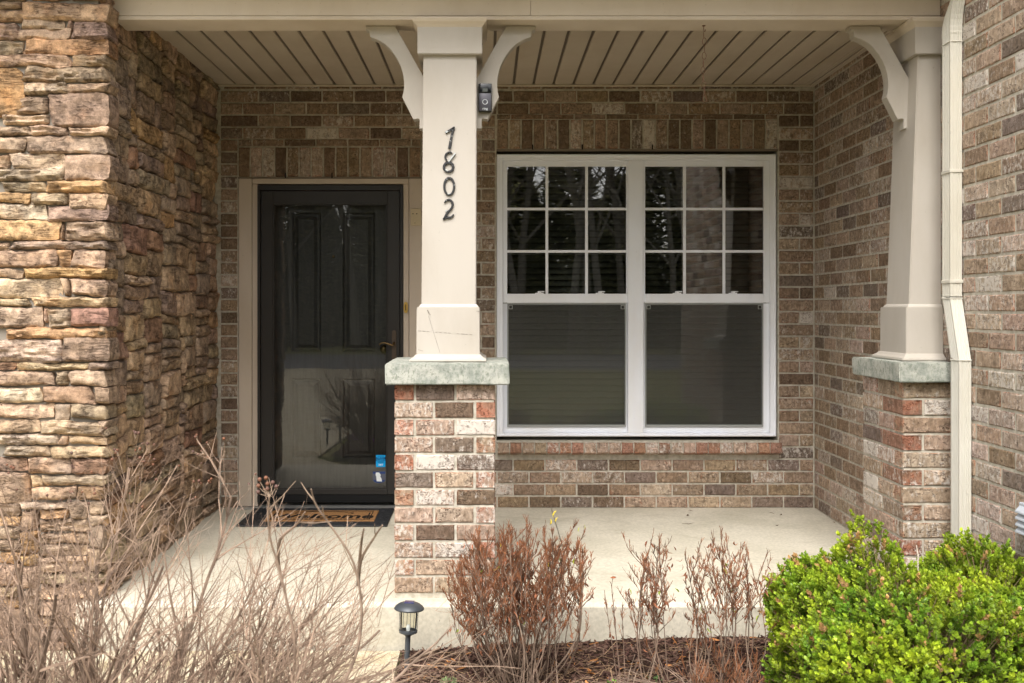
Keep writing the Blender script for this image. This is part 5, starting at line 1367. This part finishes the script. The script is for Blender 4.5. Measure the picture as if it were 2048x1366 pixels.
# ---- litter on the porch floor
def litter(name, label, px, py, L, ang, wd, col, curved=.3):
    D = F * CH / (py - CY); D = F * (CH - floor_z(D)) / (py - CY); x = Xat(px, D); z = floor_z(D) + .003; a = R(ang)
    d = Vector((math.cos(a), math.sin(a) , 0)); p = Vector((x, D, z)); s = Vector((-d.y, d.x, 0)); q = MB()
    if wd < .004: q.tube([p - d * L / 2, p + s * L * .1 * curved, p + d * L / 2 + s * L * .05], [wd / 2, wd / 2, wd / 3], 5, True, col)
    else: leafy(q, p - d * L / 2, d, L, wd, col, random.Random(int(px)), .6)
    q.v = [(a_, b_, max(c_, floor_z(b_) + .0012)) for a_, b_, c_ in q.v]
    tag(q.build_at(name, M['dry_leaf'], p), label, 'dead leaf' if 'leaf' in name else 'twig', 'bits of litter on the porch floor')
litter('twig', 'thin brown twig on the porch floor below the window, nearest the shrubs', 1373, 1048, .085, -32, .006, (.10, .06, .035))
litter('dry_leaf', 'short dark leaf on the porch floor close to the back wall below the window', 1381, 1023, .035, 5, .007, (.08, .05, .03))
litter('dry_leaf', 'pair-like curled scrap of leaf just behind the thin twig', 1376, 1032, .03, 40, .012, (.09, .055, .03))
litter('dry_leaf', 'narrow leaf on the porch floor near the right back corner', 1544, 1028, .045, -30, .006, (.11, .07, .04))
litter('dry_leaf', 'curled brown leaf nearest the right back corner of the porch', 1562, 1031, .025, 60, .014, (.12, .07, .035))
litter('dry_leaf', 'small dark crumb of leaf on the concrete below the right corner', 1554, 1052, .018, 10, .012, (.06, .035, .025))
litter('dry_leaf', 'reddish leaf on the concrete beside the sparse shrub', 1227, 1157, .035, 10, .010, (.38, .14, .07))
litter('dry_leaf', 'dark leaf on the concrete left of the doormat', 492, 1028, .02, 70, .010, (.06, .04, .03))

litter('dry_leaf', 'small brown leaf against the foot of the back wall left of the window', 1120, 1024, .022, 20, .009, (.12, .07, .04))
litter('dry_leaf', 'pale crumpled leaf at the foot of the right wall', 1668, 1046, .024, 80, .012, (.20, .13, .08))
litter('dry_leaf', 'brown leaf scrap in front of the doormat', 640, 1082, .020, -15, .009, (.16, .09, .05))

# ================================================================ what the glass mirrors: trees, flowers
r = random.Random(99)
def bare_tree_mesh(seed, H):
    r = random.Random(seed); mb = MB()
    def g(p, d, L, rad, lev):
        n = 4; pts = [p]; rs = [rad]; cur = p; dd = d
        for i in range(n):
            dd = (dd + Vector((r.gauss(0, .10), r.gauss(0, .10), .04))).normalized(); cur = cur + dd * L / n; pts.append(cur); rs.append(rad * (1 - .5 * (i + 1) / n))
            if lev < 4 and i > 0 or (lev == 0 and i > 0):
                for q in range(2 if lev < 3 else 1):
                    ax = dd.cross(Vector((r.uniform(-1, 1), r.uniform(-1, 1), r.uniform(-1, 1)))).normalized()
                    g(cur, (dd * .7 + ax * r.uniform(.5, .9)).normalized(), L * r.uniform(.45, .68), rs[-1] * r.uniform(.45, .65), lev + 1)
        mb.tube(pts, rs, 6 if lev < 1 else 3, False)
    g(Vector((0, 0, -.3)), Vector((r.uniform(-.06, .06), r.uniform(-.06, .06), 1)).normalized(), H, .15, 0)
    return mb.mesh('tree', M['bark'])
tm = [bare_tree_mesh(s, 7.5 + s % 3) for s in (1, 2, 3)]
def evergreen_mesh(seed, w, h, n=5200):
    r = random.Random(seed); mb = MB()
    for i in range(n):
        t = r.random(); a = r.uniform(0, 6.28); z = h * t; rr = w * (1 - t) ** .6 * r.uniform(.55, 1.0) * (1 + .25 * noise.noise(Vector((a, z, seed))))
        p = Vector((rr * math.cos(a), rr * math.sin(a), z)); d = Vector((math.cos(a), math.sin(a), r.uniform(-.3, .6))).normalized(); s = r.uniform(.2, .5)
        u = d.cross(Vector((0, 0, 1))).normalized() * s * .35; c = tuple(Vector((.34, .33, .18)) * r.uniform(.3, 1.4))
        mb.add([p, p + d * s * .5 + u, p + d * s, p + d * s * .5 - u], [(0, 1, 2, 3)], c)
    return mb.mesh('foliage', M['evergreen'])
em = [evergreen_mesh(s, 2.3, 8.0 if s < 3 else 3.2, 7000) for s in (1, 2, 3)]
sp = []
for i in range(44): sp.append((-19 + i * .9 + r.uniform(-.5, .5), -20.5 - r.uniform(0, 7)))
e = empty('woodland', (0, -26, -.3), 'wood across the street, mirrored in the glass', 'wood', kind='stuff')
for i, (x, y) in enumerate(sp):
    o = put('trunk', tm[i % 3], e, (x, y, -.3), (0, 0, r.uniform(0, 6.3))); s = r.uniform(.8, 1.25); o.scale = (s, s, s)
for i in range(69):
    x, y = -21 + (i % 23) * 1.9 + r.uniform(-.6, .6), (-28, -32, -36)[i // 23] - r.uniform(0, 2.5)
    o = put('foliage', em[i % 3], e, (x, y, -.3), (0, 0, r.uniform(0, 6.3))); s = r.uniform(.8, 1.2); o.scale = (s, s, s)
mb = MB(); gr = MB()
for i in range(1400):
    a, q = r.uniform(0, 6.3), r.random() ** .5; x, y = -1.38 + .24 * q * math.cos(a), 1.1 + .5 * q * math.sin(a); z = -.22 + .10 * (1 - q * q) * r.uniform(.4, 1); s = .011
    c = tuple(Vector((.42, .16, .50)) * r.uniform(.6, 1.3)) if r.random() < .6 else tuple(Vector((.08, .13, .04)) * r.uniform(.6, 1.3))
    d = Vector((r.gauss(0, 1), r.gauss(0, 1), 1.)).normalized(); u = d.orthogonal().normalized() * s; v = d.cross(u)
    mb.add([Vector((x, y, z)) + k for k in (u, v, -u, -v)], [(0, 1, 2, 3)], c)
tag(mb.build('phlox_flowers', M['petal']), kind='stuff')
